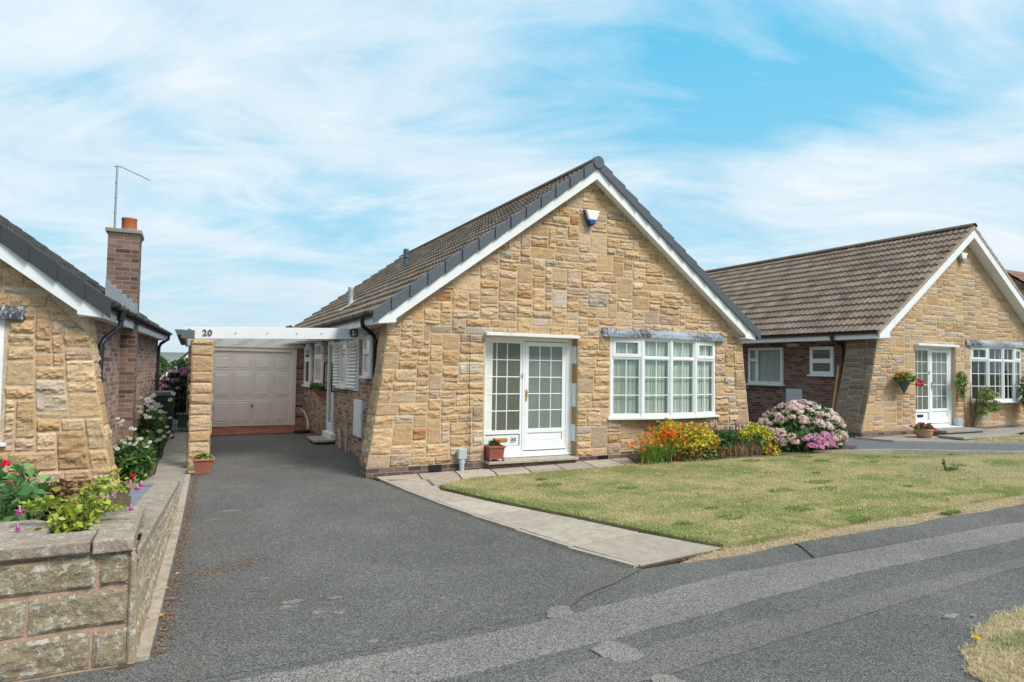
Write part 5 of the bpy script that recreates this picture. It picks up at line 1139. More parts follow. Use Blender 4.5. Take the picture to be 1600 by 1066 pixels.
bush('rose_bush', (-1.02, 5.6, .70), (.16, .22, .20), 120, ROSE, 'smaller leafy rose bush just behind the planter coping, without blooms', 'rose bush', .065)
bush('dried_plant', (-.80, 6.1, .62), (.22, .2, .18), 900, [(.30, .17, .07, 5), (.22, .12, .05, 4), (.38, .25, .12, 2), (.10, .13, .05, 1)], 'brown withered plant between the rose bush and the pale fuchsia', 'dried plant', .032, asp=2.4)
fu = thing('variegated_fuchsia', (-.6, 4.75, .66), 'pale lime fuchsia with pink and white hanging flowers growing in the planter pocket', 'fuchsia')
paths = []
for (tx, ty, tz) in ((-.86, 4.78, .86), (-.78, 4.72, .90), (-.66, 4.9, .84), (-.55, 4.95, .90), (-.46, 4.95, .97), (-.38, 4.98, .99), (-.31, 4.85, .92), (-.42, 4.7, .86), (-.50, 4.75, .88), (-.34, 4.72, .84), (-.6, 4.7, .82), (-.7, 4.68, .78), (-.27, 4.95, .95)):
    p0 = Vector((random.uniform(-.64, -.53), 4.74, .65)); p2 = Vector((tx, ty, tz)); p1 = Vector((p0.x*.55+p2.x*.45, (p0.y+p2.y)/2, max(p2.z, p0.z)+.03)); paths.append((p0, p1, p2))
LP = []
q = MB()
for a, b, c in paths:
    pts = [a*(1-t)**2+b*2*t*(1-t)+c*t*t for t in [i/8 for i in range(9)]]; q.tube(pts, .004, 5, .002, c=(.30, .28, .08))
    for _ in range(62):
        t = random.random()**.8; p = a*(1-t)**2+b*2*t*(1-t)+c*t*t; LP.append(tuple(p+Vector([random.gauss(0, .020) for _ in range(3)])))
q.build('stem', 'leaf', fu); LP += [(random.gauss(-.58, .06), random.gauss(4.74, .05), random.uniform(.66, .76)) for _ in range(200)]
leaves('foliage', LP, .024, LIME, parent=fu, aspect=1.8, up=.4)
def bell(q, x, y, z, s):
    for k in range(5):
        a = k*2*math.pi/5; q.add([(x, y, z), (x+.35*s*math.cos(a-.4), y+.35*s*math.sin(a-.4), z-.3*s), (x+.9*s*math.cos(a), y+.9*s*math.sin(a), z-.25*s+.2*s*(k % 2)), (x+.35*s*math.cos(a+.4), y+.35*s*math.sin(a+.4), z-.3*s)], [(0, 1, 2, 3)], (.80, .42, .50) if k % 2 else (.85, .62, .62))
    q.tube([(x, y, z-.15*s), (x, y, z-.45*s), (x, y, z-.7*s)], .30*s, 8, .36*s, c=(.62, .06, .38)); q.tube([(x, y, z+.35*s), (x, y, z)], .10*s, 6, c=(.8, .6, .6)); q.tube([(x, y, z-.6*s), (x+.05*s, y, z-1.5*s)], .03*s, 4, c=(.75, .35, .5))
q = MB()
for (x, y, z, s) in ((-.86, 4.74, .86, .048), (-.85, 4.66, .775, .036), (-.31, 4.9, .95, .044), (-.27, 4.9, .925, .040), (-.25, 4.93, .94, .038), (-.42, 4.75, .895, .038), (-.29, 4.72, .83, .036), (-.33, 4.95, .915, .036), (-.40, 4.8, .90, .034), (-.46, 4.78, .90, .034)): q = MB(); bell(q, x, y, z, s); q.build('flower', 'petal', fu)
WH = [(.80, .80, .74, 5), (.74, .72, .62, 2)]
d1 = thing('daisy_clump', (-.68, 10.95, .03), 'tall clump of white daisies beside the corner of the left bungalow', 'daisies')
P_, D_ = ell(1500, (-.66, 10.95, .30), (.24, .30, .32), .8, -.8); leaves('foliage', P_, .055, GRN, parent=d1, aspect=3.2, up=-.1)
FP = [(-.86, 10.7, .93), (-.84, 10.75, .87), (-.80, 10.7, .90), (-.82, 10.72, .84), (-.70, 10.8, .78), (-.66, 10.85, .76)]+[(random.gauss(-.66, .10), random.gauss(10.85, .12), random.uniform(.48, .64)) for _ in range(30)]+[(random.uniform(-.84, -.45), 10.8, random.uniform(.3, .6)) for _ in range(8)]
stems('stem', [(-.68, 10.95, .2)]*len(FP), FP, .004, 'stem', d1)
def daisies(P, r, parent):
    for (x, y, z) in P:
        q = MB(); nx, ny = random.gauss(0, .3), random.gauss(-.95, .3); 
        N_ = Vector((nx, ny, 1)).normalized(); U = N_.orthogonal().normalized(); V = N_.cross(U); o = Vector((x, y, z)); rr = r*random.uniform(.8, 1.2)
        for k in range(11):
            a = k*2*math.pi/11; a1, a2 = a-.2, a+.2
            q.add([tuple(o), tuple(o+(U*math.cos(a1)+V*math.sin(a1))*rr*.9), tuple(o+(U*math.cos(a)+V*math.sin(a))*rr-N_*rr*.12), tuple(o+(U*math.cos(a2)+V*math.sin(a2))*rr*.9)], [(0, 1, 2, 3)], (.80, .79, .74))
        q.tube([tuple(o-N_*.002), tuple(o+N_*.008)], rr*.25, 8, c=(.62, .50, .10)); q.build('flower', 'petal', parent)
daisies(FP, .032, d1)
d2 = thing('daisy_clump', (-.52, 13.5, .03), 'farther clump of cream daisies in front of the dark wheelie bin', 'daisies')
P_, D_ = ell(2000, (-.54, 13.4, .45), (.22, .55, .50), .8, -.85); leaves('foliage', P_, .055, GRN, parent=d2, aspect=2.6, up=0)
FP = [(random.gauss(-.58, .12), random.gauss(13.1, .25), random.uniform(.75, 1.18)) for _ in range(46)]+[(random.uniform(-.6, -.22), 12.9, random.uniform(.35, .85)) for _ in range(12)]
stems('stem', [(-.54, 13.3, .4)]*len(FP), FP, .004, 'stem', d2); daisies(FP, .038, d2)
g1 = thing('red_geranium', (-.62, 10.25, .04), 'small plant with bright red blooms on the soil at the left bungalow corner', 'geranium')
flowerheads('flowers', [(-.62, 10.2, .19), (-.66, 10.22, .13), (-.60, 10.15, .08)], .035, [(.68, .01, .02, 3), (.72, .05, .16, 1)], g1, 26, .016); P_, D_ = ell(60, (-.63, 10.25, .08), (.10, .08, .08), .8, -.5); leaves('foliage', P_, .035, GRN, parent=g1)
# behind the side gate
hb = thing('hydrangea_bush', (-.05, 20.2, 0), 'hydrangea with vivid pink heads behind the iron side gate', 'hydrangea')
P_, D_ = ell(2600, (-.12, 20.2, .82), (.62, .5, .72), .5, -.9); leaves('foliage', P_, .09, [(.05, .10, .025, 4), (.03, .07, .02, 4), (.12, .17, .04, 1)], parent=hb, aspect=1.5, out=D_)
P_, D_ = ell(70, (-.12, 20.2, .82), (.66, .53, .76), .08, -.05); flowerheads('flower_heads', P_, .085, [(.90, .36, .62, 4), (.92, .52, .70, 3), (.78, .30, .40, 1)], hb, 40, .026)
stems('stem', [(-.1, 20.2, 0)]*6, [(-.1+random.gauss(0, .2), 20.2, .9) for _ in range(6)], .015, 'twig', hb)
gt = thing('iron_gate', (-.4, 17.45, 0), 'black iron side gate with spear finials between the left bungalow and the carport', 'gate')
q = MB()
for x in np.linspace(-.78, .04, 9):
    q.tube([(x, 17.45, .06), (x, 17.45, 1.40)], .008, 6)
q.build('bar', 'iron', gt); q = MB()
for x in np.linspace(-.78, .04, 9): q.tube([(x, 17.45, 1.38), (x, 17.45, 1.42), (x, 17.45, 1.50)], .022, 6, .003)
q.build('finial', 'iron', gt); q = MB()
for x in np.linspace(-.73, -.01, 8): q.tube([(x, 17.45, .06), (x, 17.45, .46)], .006, 6)
q.build('lower_bar', 'iron', gt); q = MB()
for z in (.06, .46, .86, 1.28): q.box(-.80, 17.435, z, .06, 17.465, z+.022)
q.build('rail', 'iron', gt); q = MB(); q.box(-.83, 17.42, 0, -.79, 17.48, 1.55); q.build('gate_post', 'iron', gt)
wb = thing('wheelie_bin', (-.50, 16.3, .02), 'dark wheelie bin standing beside the iron side gate', 'bin')
q = MB(); q.add([(-.68, 16.05, .10), (-.28, 16.05, .10), (-.28, 16.5, .10), (-.68, 16.5, .10), (-.72, 15.98, 1.0), (-.24, 15.98, 1.0), (-.24, 16.58, 1.0), (-.72, 16.58, 1.0)], [(3, 2, 1, 0), (4, 5, 6, 7), (0, 1, 5, 4), (1, 2, 6, 5), (2, 3, 7, 6), (3, 0, 4, 7)]); q.build('body', 'bin', wb, bevel=.02, seg=2)
q = MB(); q.prism([(-.74, 1.0), (-.22, 1.0), (-.22, 1.05), (-.30, 1.09), (-.66, 1.09), (-.74, 1.05)], 15.95, 16.6); q.build('lid', 'binlid', wb, bevel=.01)
for x in (-.70, -.26): q = MB(); q.tube([(x-.03, 16.5, .12), (x+.03, 16.5, .12)], .10, 16); q.build('wheel', 'black', wb)
gb = thing('recycling_box', (.0, 18.4, .02), 'small green recycling box beside the path beyond the gate', 'box')
q = MB(); q.add([(-.16, 18.2, .10), (.20, 18.2, .10), (.20, 18.6, .10), (-.16, 18.6, .10), (-.20, 18.16, .42), (.24, 18.16, .42), (.24, 18.64, .42), (-.20, 18.64, .42)], [(3, 2, 1, 0), (0, 1, 5, 4), (1, 2, 6, 5), (2, 3, 7, 6), (3, 0, 4, 7)]); q.build('body', 'green', gb, bevel=.01); q = MB(); q.box(-.22, 18.14, .40, .26, 18.66, .45); q.build('lid', 'green', gb, bevel=.01)
q = MB(); q.box(-.80, 19.0, 0, -.70, 19.05, 1.42); q.box(-.98, 19.02, 0, -.80, 19.04, 1.36); q.box(-1.2, 19.02, 0, -1.0, 19.04, 1.36); tag(q.build('wooden_fence', 'fence', None), 'short tan wooden fence panel behind the iron gate', 'fence')
he = thing('garden_hedge', (.3, 24.5, 0), 'clipped green hedge above the pink hydrangea behind the gate', 'hedge')
Pb = np.stack([RNG.uniform(-.55, 1.6, 6000), RNG.uniform(24.3, 25.1, 6000), RNG.uniform(.1, 1.9, 6000)], 1); Pb[:, 2] *= 1-.05*RNG.random(6000); Pb[:, 2] -= .35*np.clip(-.1-Pb[:, 0], 0, 1)
leaves('foliage', Pb, .07, [(.10, .19, .04, 4), (.07, .14, .03, 4), (.2, .3, .06, 2)], parent=he, aspect=1.3)
q = MB(); q.tube([(.3, 24.7, 0), (.3, 24.7, 1.2)], .05, 8); q.build('trunk', 'twig', he)
fh = thing('far_bungalow', (1.5, 32, 0), 'distant bungalow gable with white barge board seen over the side gate', 'house')
q = MB(); q.prism([(-1.0, -1), (5.0, -1), (5.0, 1.2), (2.0, 2.55), (.75, 2.50), (-1.0, .62)], 32, 38); q.build('gable_wall', 'farbrick', fh)
q = MB(); q.prism([(-1.25, .60), (-1.12, .60), (.75, 2.64), (5.2, 1.0), (5.2, 1.2), (.75, 2.86), (-1.25, .86)], 31.75, 31.8); q.build('barge_board', 'white', fh)
q = MB(); q.prism([(-1.3, .86), (.75, 2.87), (5.3, 1.2), (5.3, 1.28), (.75, 2.97), (-1.3, .95)], 31.7, 38); q.build('roof', 'rtile', fh)
q = MB(); q.box(-1.65, 40, -1, -1.35, 40.5, 1.65); q.box(-2.4, 39.6, -1, -.9, 41, .9); tag(q.build('distant_chimney', 'farbrick', None), 'tiny distant brick chimney below the tree beyond the gate', 'chimney')
def tree(c, r, n, zb_, label, cols, size=.12, nm='tree'):
    t = thing(nm, (c[0], c[1], zb_), label, 'tree')
    q = MB(); q.tube([(c[0], c[1], zb_), (c[0]+.05, c[1], (zb_+c[2])/2), (c[0], c[1], c[2])], r[0]*.10, 8, r[0]*.05)
    for k in range(6): a = k*1.05; q.tube([(c[0], c[1], c[2]-r[2]*.5), (c[0]+r[0]*.6*math.cos(a), c[1]+r[1]*.6*math.sin(a), c[2]+r[2]*.3)], r[0]*.04, 6, r[0]*.015)
    q.build('trunk', 'twig', t); PP, DD = [], []
    rr = random.Random(n)
    for k in range(16):
        d = Vector([rr.gauss(0, 1) for _ in range(3)]).normalized(); cc = (c[0]+d.x*r[0]*.6, c[1]+d.y*r[1]*.6, c[2]+d.z*r[2]*.6); a, b = ell(n//16, cc, tuple(x*rr.uniform(.3, .5) for x in r), .7, -1); PP.append(a); DD.append(b)
    leaves('crown', np.concatenate(PP), size, cols, parent=t, aspect=1.4, out=np.concatenate(DD)*.5); return t
TG = [(.07, .13, .04, 4), (.10, .17, .05, 3), (.05, .09, .03, 3)]
tree((-1.95, 60, .9), (1.5, 1.5, 1.7), 3500, -3, 'round green tree in the distance beyond the side gate', TG, .2)
tree((-.9, 66, .5), (1.1, 1.2, 1.4), 2000, -3, 'lower green tree in the distance next to the far bungalow roof', TG, .2)
tree((4.0, 30, 3.0), (.42, .4, .5), 420, 0, 'wispy top of a garden tree showing above the carport roof', TG, .08)
hl = MB(); n = 60
V = [];
for i in range(n+1):
    x = -420+900*i/n; h = 5.2+2.2*math.sin(i*.35)+1.2*math.sin(i*.9+1); V += [(x, 330, -8), (x, 420, h+2.), (x, 900, h-4)]
hl.add(V, [(3*i+k, 3*i+3+k, 3*i+4+k, 3*i+1+k) for i in range(n) for k in range(2)]); hl.build('hill', 'hill', kind='structure', smooth=True)
h4 = thing('far_bungalow', (33, 14, .3), 'reddish tiled bungalow roof just showing at the right edge behind the neighbour', 'house')
q = MB(); q.box(28.8, 10.6, 0, 42, 17.4, 2.9); q.add([(28.8, 10.6, 2.9), (28.8, 17.4, 2.9), (28.8, 14, 5.75), (29.0, 10.6, 2.9), (29.0, 17.4, 2.9), (29.0, 14, 5.75)], [(0, 2, 1), (3, 4, 5), (0, 3, 5, 2), (2, 5, 4, 1)]); q.build('wall', 'brick', h4); q = MB()
for sg in (-1, 1):
    for k in range(13):
        a, b = k*4/13, (k+1)*4/13+.03; q.add([(28.4, 14+sg*a, 5.92-.76*a-.03), (42.4, 14+sg*a, 5.92-.76*a-.03), (42.4, 14+sg*b, 5.92-.76*b), (28.4, 14+sg*b, 5.92-.76*b), (28.4, 14+sg*b, 5.86-.76*b), (42.4, 14+sg*b, 5.86-.76*b)], [(0, 1, 2, 3), (3, 2, 5, 4)], random.choice([(.25, .14, .11), (.22, .125, .10), (.28, .16, .125)]))
q.prism([(28.45, 2.8), (28.46, 2.8)]+[(28.46, 5.8), (28.45, 5.8)], 13.9, 14.1, c=(.3, .2, .15)); q.build('roof', 'tile', h4)

# ------------------------------------------------------------------ pots and baskets
def squarepot(name, x, y, z, wt, wb_, h, m, label, cat, leg=0., ribs=5, dp=.8):
    t = thing(name, (x, y, z), label, cat)
    q = MB(); a, b = wb_/2, wt/2; z0 = z+leg; c = dp
    q.add([(x-a, y-a*c, z0), (x+a, y-a*c, z0), (x+a, y+a*c, z0), (x-a, y+a*c, z0), (x-b, y-b*c, z+h), (x+b, y-b*c, z+h), (x+b, y+b*c, z+h), (x-b, y+b*c, z+h)], [(3, 2, 1, 0), (0, 1, 5, 4), (1, 2, 6, 5), (2, 3, 7, 6), (3, 0, 4, 7)])
    for i in range(ribs):
        s = (i+.5)/ribs*2-1; s *= .8
        q.add([(x+s*a-.008, y-a*c-.006, z0+.02), (x+s*a+.008, y-a*c-.006, z0+.02), (x+s*b+.008, y-b*c-.006, z+h-.05), (x+s*b-.008, y-b*c-.006, z+h-.05)], [(0, 1, 2, 3)])
        q.add([(x+a+.006, y+s*a*c-.008, z0+.02), (x+a+.006, y+s*a*c+.008, z0+.02), (x+b+.006, y+s*b*c+.008, z+h-.05), (x+b+.006, y+s*b*c-.008, z+h-.05)], [(0, 1, 2, 3)])
    if leg:
        for sx in (-1, 1):
            for sy in (-1, 1): q.box(x+sx*a-.015, y+sy*a*c-.015, z, x+sx*a+.015, y+sy*a*c+.015, z0+.03)
    q.build('tub', m, t, bevel=.003); q = MB()
    for (u0, v0, u1, v1) in ((-b-.015, -b*c-.015, b+.015, -b*c+.012), (-b-.015, b*c-.012, b+.015, b*c+.015), (-b-.015, -b*c+.012, -b+.012, b*c-.012), (b-.012, -b*c+.012, b+.015, b*c-.012)): q.box(x+u0, y+v0, z+h-.03, x+u1, y+v1, z+h)
    q.build('rim', m, t, bevel=.004); q = MB(); q.box(x-b+.01, y-b*c+.01, z+h-.05, x+b-.01, y+b*c-.01, z+h-.025); q.build('compost', 'soil', t); return t
t = squarepot('plant_pot', .26, 11.25, .01, .30, .20, .235, 'terra', 'terracotta ribbed trough with low green plants at the foot of the carport post', 'plant pot')
P_, D_ = ell(260, (.26, 11.25, .24), (.14, .10, .07), .9, -.2); leaves('plant', P_, .03, LIME[:3]+GRN[:2], parent=t)
t = squarepot('plant_pot', 4.63, 9.87, .17, .28, .24, .255, 'terra2', 'red brown square tub with a small red geranium on the front doorstep', 'plant pot', leg=.04, dp=1.)
P_, D_ = ell(130, (4.64, 9.87, .45), (.10, .09, .06), .9, -.3); leaves('plant', P_, .035, GRN, parent=t); flowerheads('flower', [(4.66, 9.82, .50), (4.69, 9.84, .485), (4.62, 9.85, .53)], .02, [(.7, .03, .05, 1)], t, 14, .013); blades('dry_stems', np.stack([RNG.normal(4.58, .03, 20), RNG.normal(9.87, .03, 20), np.full(20, .42)], 1), .12, .006, GRN, .6, t)
t = thing('plant_pot', (15.72, 9.45, .19), 'round terracotta pot of bright pink geraniums beside the right bungalow steps', 'plant pot')
q = MB(); q.lathe(15.72, 9.42, [(.11, .185), (.14, .21), (.175, .29), (.19, .36), (.19, .38), (.205, .382), (.205, .42), (.18, .42), (.175, .38)], 24); q.build('tub', 'clay2', t, smooth=True)
flowerheads('flowers', np.stack([RNG.normal(15.73, .11, 20), RNG.normal(9.40, .08, 20), RNG.uniform(.45, .56, 20)], 1), .028, [(.80, .04, .16, 4), (.75, .10, .28, 2)], t, 18, .018); P_, D_ = ell(300, (15.72, 9.42, .44), (.22, .18, .09), .9, -.4); leaves('foliage', P_, .045, GRN, parent=t)
flowerheads('trailing_flowers', [(16.05, 9.4, .42), (16.1, 9.42, .36), (16.12, 9.4, .40)], .04, [(.80, .04, .16, 4)], t, 18, .018)
t = thing('hanging_basket', (15.55, 9.78, 1.25), 'cone shaped grey wicker hanging basket with red and orange flowers on the right bungalow wall', 'hanging basket')
q = MB(); q.lathe(15.58, 9.80, [(.012, 1.24), (.09, 1.40), (.165, 1.57), (.17, 1.60), (.15, 1.60)], 18); q.build('cone', 'wicker', t)
q = MB(); q.tube([(15.32, 9.93, 2.22), (15.30, 9.90, 2.10), (15.38, 9.84, 2.0), (15.52, 9.80, 1.98), (15.60, 9.80, 2.03)], .008, 6); q.build('bracket', 'iron', t)
P_, D_ = ell(900, (15.55, 9.77, 1.64), (.36, .16, .12), .8, -.5); P_[:, 2] -= .25*np.abs(P_[:, 0]-15.5)**1.3; leaves('foliage', P_, .045, [(.10, .24, .04, 5), (.2, .34, .06, 4), (.4, .22, .05, 2)], parent=t)
flowerheads('flowers', np.stack([RNG.normal(15.95, .05, 12), RNG.normal(9.68, .05, 12), RNG.uniform(1.40, 1.60, 12)], 1), .035, [(.75, .02, .04, 1)], t, 16, .018); flowerheads('orange_flowers', np.stack([RNG.normal(15.30, .12, 22), RNG.normal(9.70, .05, 22), RNG.uniform(1.60, 1.76, 22)], 1), .02, [(.75, .22, .05, 1), (.6, .3, .08, 1)], t, 9, .014)
t = thing('wall_basket', (2.8, 15.9, 1.0), 'terracotta wall trough of purple flowers and green leaves on the brick side wall', 'wall basket')
q = MB(); q.add([(2.92, 15.75, .97), (2.84, 15.78, .97), (2.84, 16.08, .97), (2.92, 16.1, .97), (2.92, 15.68, 1.12), (2.70, 15.70, 1.12), (2.70, 16.15, 1.12), (2.92, 16.18, 1.12)], [(3, 2, 1, 0), (0, 1, 5, 4), (1, 2, 6, 5), (2, 3, 7, 6)]); q.build('trough', 'terra', t)
P_, D_ = ell(420, (2.76, 15.9, 1.19), (.14, .27, .10), .9, -.4); leaves('foliage', P_, .045, GRN, parent=t); flowerheads('flowers', [(2.70+random.gauss(0, .05), random.gauss(15.98, .12), random.uniform(1.22, 1.32)) for _ in range(12)], .02, [(.25, .18, .55, 1), (.4, .3, .65, 1)], t, 9, .014)
# climbing roses on the right bungalow
t = thing('climbing_rose', (18.6, 9.8, .2), 'leafy climbing rose with pale blooms between the right bungalow door and bow window', 'climbing rose')
PP = []
for c, r, n in (((18.95, 9.72, 1.15), (.34, .12, .26), 420), ((19.2, 9.7, .88), (.28, .12, .14), 220), ((18.08, 9.85, 1.55), (.24, .08, .24), 300), ((18.15, 9.86, 1.25), (.14, .06, .2), 60), ((18.8, 9.75, .75), (.2, .1, .2), 90)): PP.append(ell(n, c, r, .9, -1)[0])
leaves('foliage', np.concatenate(PP), .055, [(.16, .24, .07, 5), (.26, .34, .10, 4), (.36, .36, .14, 2), (.3, .2, .1, 1)], parent=t)
flowerheads('flowers', [(19.25, 9.62, 1.22), (19.4, 9.62, .98), (19.3, 9.6, 1.12), (18.9, 9.62, 1.02)], .045, [(.78, .70, .62, 2), (.80, .35, .2, 1)], t, 16, .022)
stems('stem', [(18.5+random.gauss(0, .08), 9.85, .2) for _ in range(12)], [(18.55+random.uniform(-.5, .6), 9.85, random.uniform(.9, 1.6)) for _ in range(12)], .012, 'twig', t)
stems('bare_stem', [(18.35+random.gauss(0, .1), 9.8, .2) for _ in range(14)], [(18.3+random.uniform(-.3, .4), 9.75, random.uniform(.45, .8)) for _ in range(14)], .006, 'twig', t)
bush('wall_shrub', (20.95, 9.62, 1.25), (.38, .2, .62), 900, [(.05, .11, .04, 4), (.08, .17, .05, 3), (.2, .3, .08, 1)], 'dark green wall shrub at the right edge in front of the bow window', 'shrub', .06)

# ------------------------------------------------------------------ grass, litter, small flowers
def gzv(x): return .013*(np.clip(x, 2.5, 25)-2.5)
def patch(x, y):   # dry / green mosaic of the turf
    return np.array([noise.fractal(Vector((a*.85, b*1.5, 3.3)), 1., 2., 4) + .35*noise.noise(Vector((a*5, b*7, 1))) for a, b in zip(x, y)])
def turf(name, poly, n, h, w, z, bias=1., thin=None, green=0.):
    xs = [p[0] for p in poly]; ys = [p[1] for p in poly]; P = np.stack([RNG.uniform(min(xs), min(max(xs), 21), n), min(ys)+(max(ys)-min(ys))*RNG.random(n)**bias], 1)
    P = P[inpoly(P, poly)]
    if thin is not None: P = P[thin(P)]
    m = len(P); f = patch(P[:, 0], P[:, 1])+green; B = np.stack([P[:, 0], P[:, 1], gzv(P[:, 0])+z], 1)
    o = blades(name, B, h, w, [(1, 1, 1)], .95, kind='stuff', bend=.5)
    g = np.clip((f-.03)*4.2+.20+RNG.normal(0, .25, m), 0, 1)[:, None]
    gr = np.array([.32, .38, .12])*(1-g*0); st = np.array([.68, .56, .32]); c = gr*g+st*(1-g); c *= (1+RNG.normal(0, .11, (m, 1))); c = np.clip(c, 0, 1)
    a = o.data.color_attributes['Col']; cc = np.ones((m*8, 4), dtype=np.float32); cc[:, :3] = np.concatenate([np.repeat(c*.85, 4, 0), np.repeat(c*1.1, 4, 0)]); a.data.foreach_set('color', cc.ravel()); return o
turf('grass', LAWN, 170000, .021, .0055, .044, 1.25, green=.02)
edgeP = [(3.16, 8.6), (3.5, 7.50), (4.02, 6.15), (4.50, 4.84), (4.60, 4.66), (4.75, 4.70), (4.62, 4.95), (4.42, 5.5), (4.14, 6.3), (3.62, 7.65), (3.35, 8.6)]
turf('grass', edgeP, 16000, .045, .006, .04, 1., green=.75)
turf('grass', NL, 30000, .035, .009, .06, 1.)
VG = [(5.6, 2.62), (5.3, 2.57), (5.15, 2.62), (4.9, 2.53), (4.75, 2.55), (4.5, 2.40), (4.3, 2.39), (4.15, 2.26), (4.02, 2.20), (3.96, 2.0), (4.0, 1.9), (4.3, 1.5), (7.5, 1.5), (7.5, 2.62)]
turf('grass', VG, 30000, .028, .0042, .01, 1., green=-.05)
EG = [(3.95, 4.50), (4.7, 4.46), (9.6, 4.49), (16, 4.6), (16, 4.9), (10.2, 4.79), (4.75, 4.66), (4.6, 4.68)]
turf('dry_grass', EG, 22000, .020, .005, .012, 1., green=-.30)
turf('weeds', [(6.55, 4.70), (6.95, 4.72), (6.9, 4.88), (6.6, 4.85)], 900, .05, .006, .03, green=.6); turf('weeds', [(7.95, 4.50), (8.25, 4.52), (8.3, 4.60), (7.95, 4.58)], 900, .05, .007, .01, green=.8)
def litter(name, P, size, cols, z=.012, **kw):
    P = np.asarray(P); n = len(P); a = RNG.random(n)*6.28; s = size*(.5+RNG.random(n)); t = np.stack([np.cos(a), np.sin(a), RNG.normal(0, .25, n)], 1)*s[:, None]; b = np.stack([-np.sin(a), np.cos(a), RNG.normal(0, .25, n)], 1)*s[:, None]*.45
    C_ = np.stack([P[:, 0], P[:, 1], gzv(P[:, 0])+z+size*.3], 1); V = np.stack([C_-t, C_+b, C_+t, C_-b], 1).reshape(-1, 3)
    return cloud(name, V, np.arange(4*n).reshape(n, 4), pick(cols, n), 'leaf', **kw)
n = 4200; yy = RNG.uniform(4.4, 11.2, n); off = RNG.choice([0, 1], n, p=[.35, .65]); xx = WX(yy)+np.where(off == 0, RNG.uniform(.0, .05, n), .10+np.abs(RNG.normal(0, .05, n)))
LC = [(.30, .17, .09, 5), (.22, .12, .07, 4), (.42, .27, .15, 3), (.45, .19, .12, 1)]
litter('leaf_litter', np.stack([xx, yy], 1), .009, LC, kind='stuff')
n = 1100; a_ = RNG.random(n); litter('leaf_litter', np.stack([-.08+.75*a_+RNG.normal(0, .05, n), 5.75+.45*a_+RNG.normal(0, .16, n)*(1-a_*.5)], 1), .007, LC, kind='stuff')
n = 900; litter('leaf_litter', np.stack([RNG.uniform(2.7, 3.5, n)*1., RNG.uniform(4.5, 9.5, n)], 1)*np.array([0, 1])+np.stack([np.interp(RNG.uniform(4.5, 9.5, n), [4.5, 9.5], [3.5, 2.7]), np.zeros(n)], 1), .006, LC, kind='stuff') if False else None
ly = RNG.uniform(4.6, 9.5, 1400); lx = np.interp(ly, [p[1] for p in La][::-1], [p[0] for p in La][::-1])-.09+RNG.normal(0, .025, 1400); litter('leaf_litter', np.stack([lx, ly], 1), .006, LC, kind='stuff')
rl = random.Random(77)
for (x, y, s, c, lb) in ((-.10, 5.60, .030, (.80, .55, .05), 'yellow fallen petal on the concrete strip, farthest of three'), (-.11, 5.02, .030, (.78, .42, .06), 'orange yellow fallen petal near the bottom end of the wall strip'), (-.02, 5.95, .022, (.75, .60, .25), 'pale cream petal beside the wall strip')):
    q = MB(); q.cur = c; z = .02; q.add([(x-s, y, z), (x-s*.3, y-s*.6, z+.004), (x+s*.6, y-s*.4, z+.012), (x+s, y+s*.1, z+.006), (x+s*.3, y+s*.6, z+.012), (x-s*.5, y+s*.4, z+.01), (x, y, z+.018)], [(i, (i+1) % 6, 6) for i in range(6)]); tag(q.build('fallen_petal', 'petal', None), lb, 'petal', 'petals fallen beside the wall')
for (x, y, s, lb) in ((-.17, 4.98, .030, 'magenta fallen fuchsia flower lying against the foot of the wall'), (-.04, 5.33, .032, 'coral pink fallen fuchsia flower on the tarmac beside the wall strip')):
    q = MB(); bell(q, 0, 0, 0, s); q.v = [(x+c_, y+b_, .03+a_*.6) for a_, b_, c_ in q.v]; tag(q.build('fallen_flower', 'petal', None), lb, 'flower', 'flowers fallen beside the wall')
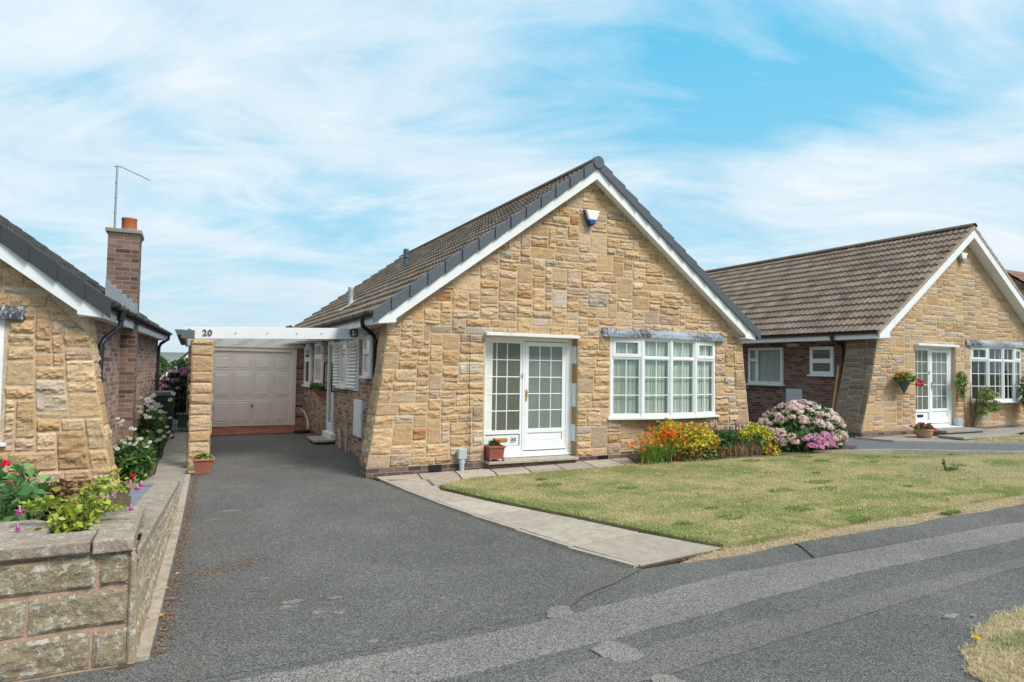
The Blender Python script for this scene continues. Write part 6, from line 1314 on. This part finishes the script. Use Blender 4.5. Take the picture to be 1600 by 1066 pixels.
def dandelion(x, y, label, h=.055, s=.020, group='dandelions in the dry lawn', z=None):
    z = gz(x)+(.045 if z is None else z); t = thing('dandelion', (x, y, z), label, 'dandelion', group)
    q = MB(); q.tube([(x, y, z), (x+.005, y, z+h)], .0025, 5); q.build('stem', 'stem', t); q = MB()
    for k in range(14):
        a = k*6.283/14; q.add([(x+.005, y, z+h), (x+.005+s*math.cos(a-.18), y+s*math.sin(a-.18), z+h+s*.35), (x+.005+s*1.05*math.cos(a), y+s*1.05*math.sin(a), z+h+s*.3), (x+.005+s*math.cos(a+.18), y+s*math.sin(a+.18), z+h+s*.35)], [(0, 1, 2, 3)], (.80, .60, .02))
    q.tube([(x+.005, y, z+h), (x+.005, y, z+h+s*.45)], s*.5, 8, c=(.78, .52, .02)); q.build('flower_head', 'petal', t)
for (x, y) in [(6.19, 5.86), (6.31, 5.92), (6.89, 5.10), (6.6, 4.99), (7.18, 5.3), (7.17, 5.02), (6.99, 4.93), (8.63, 4.90), (8.59, 4.86), (8.6, 5.21), (8.93, 5.1), (10.57, 5.0), (4.46, 6.69), (4.80, 4.96)]:
    dandelion(x, y, 'small yellow dandelion flower in the dry lawn of the middle bungalow')
dandelion(4.46, 2.37, 'single large yellow dandelion at the tip of the grass verge by the pavement', .05, .026, None, .005)
ws = thing('thistle_weed', (11.22, 6.3, .1), 'spiky green weed standing alone in the dry lawn', 'weed')
blades('leaf_blades', np.stack([RNG.normal(11.22, .10, 110), RNG.normal(6.28, .04, 110), np.full(110, .15)], 1), .09, .011, [(.10, .20, .06, 3), (.16, .26, .09, 2)], .9, ws)
q = MB(); q.tube([(11.10, 6.3, .15), (11.05, 6.3, .26), (11.0, 6.3, .36)], .007, 6, .003); q.build('stem', 'stem', ws); leaves('stem_leaves', [(11.10-.10*t+random.gauss(0, .015), 6.3, .16+.2*t) for t in np.linspace(0, 1, 26)], .03, GRN, parent=ws, aspect=2)

for k in range(26):      # low broad-leaved weeds and tufts scattered through the turf
    x, y = RNG.uniform(4.6, 15), RNG.uniform(4.9, 8.8)
    if not inpoly(np.array([[x, y]]), LAWN)[0]: continue
    r = RNG.uniform(.05, .16); a = np.linspace(0, 6.28, 9)[:-1]
    turf('weed_patch', [(x+r*1.6*math.cos(t)*RNG.uniform(.6, 1.2), y+r*math.sin(t)*RNG.uniform(.6, 1.2)) for t in a], int(260*r/.1), .032, .010, .045, green=.8)
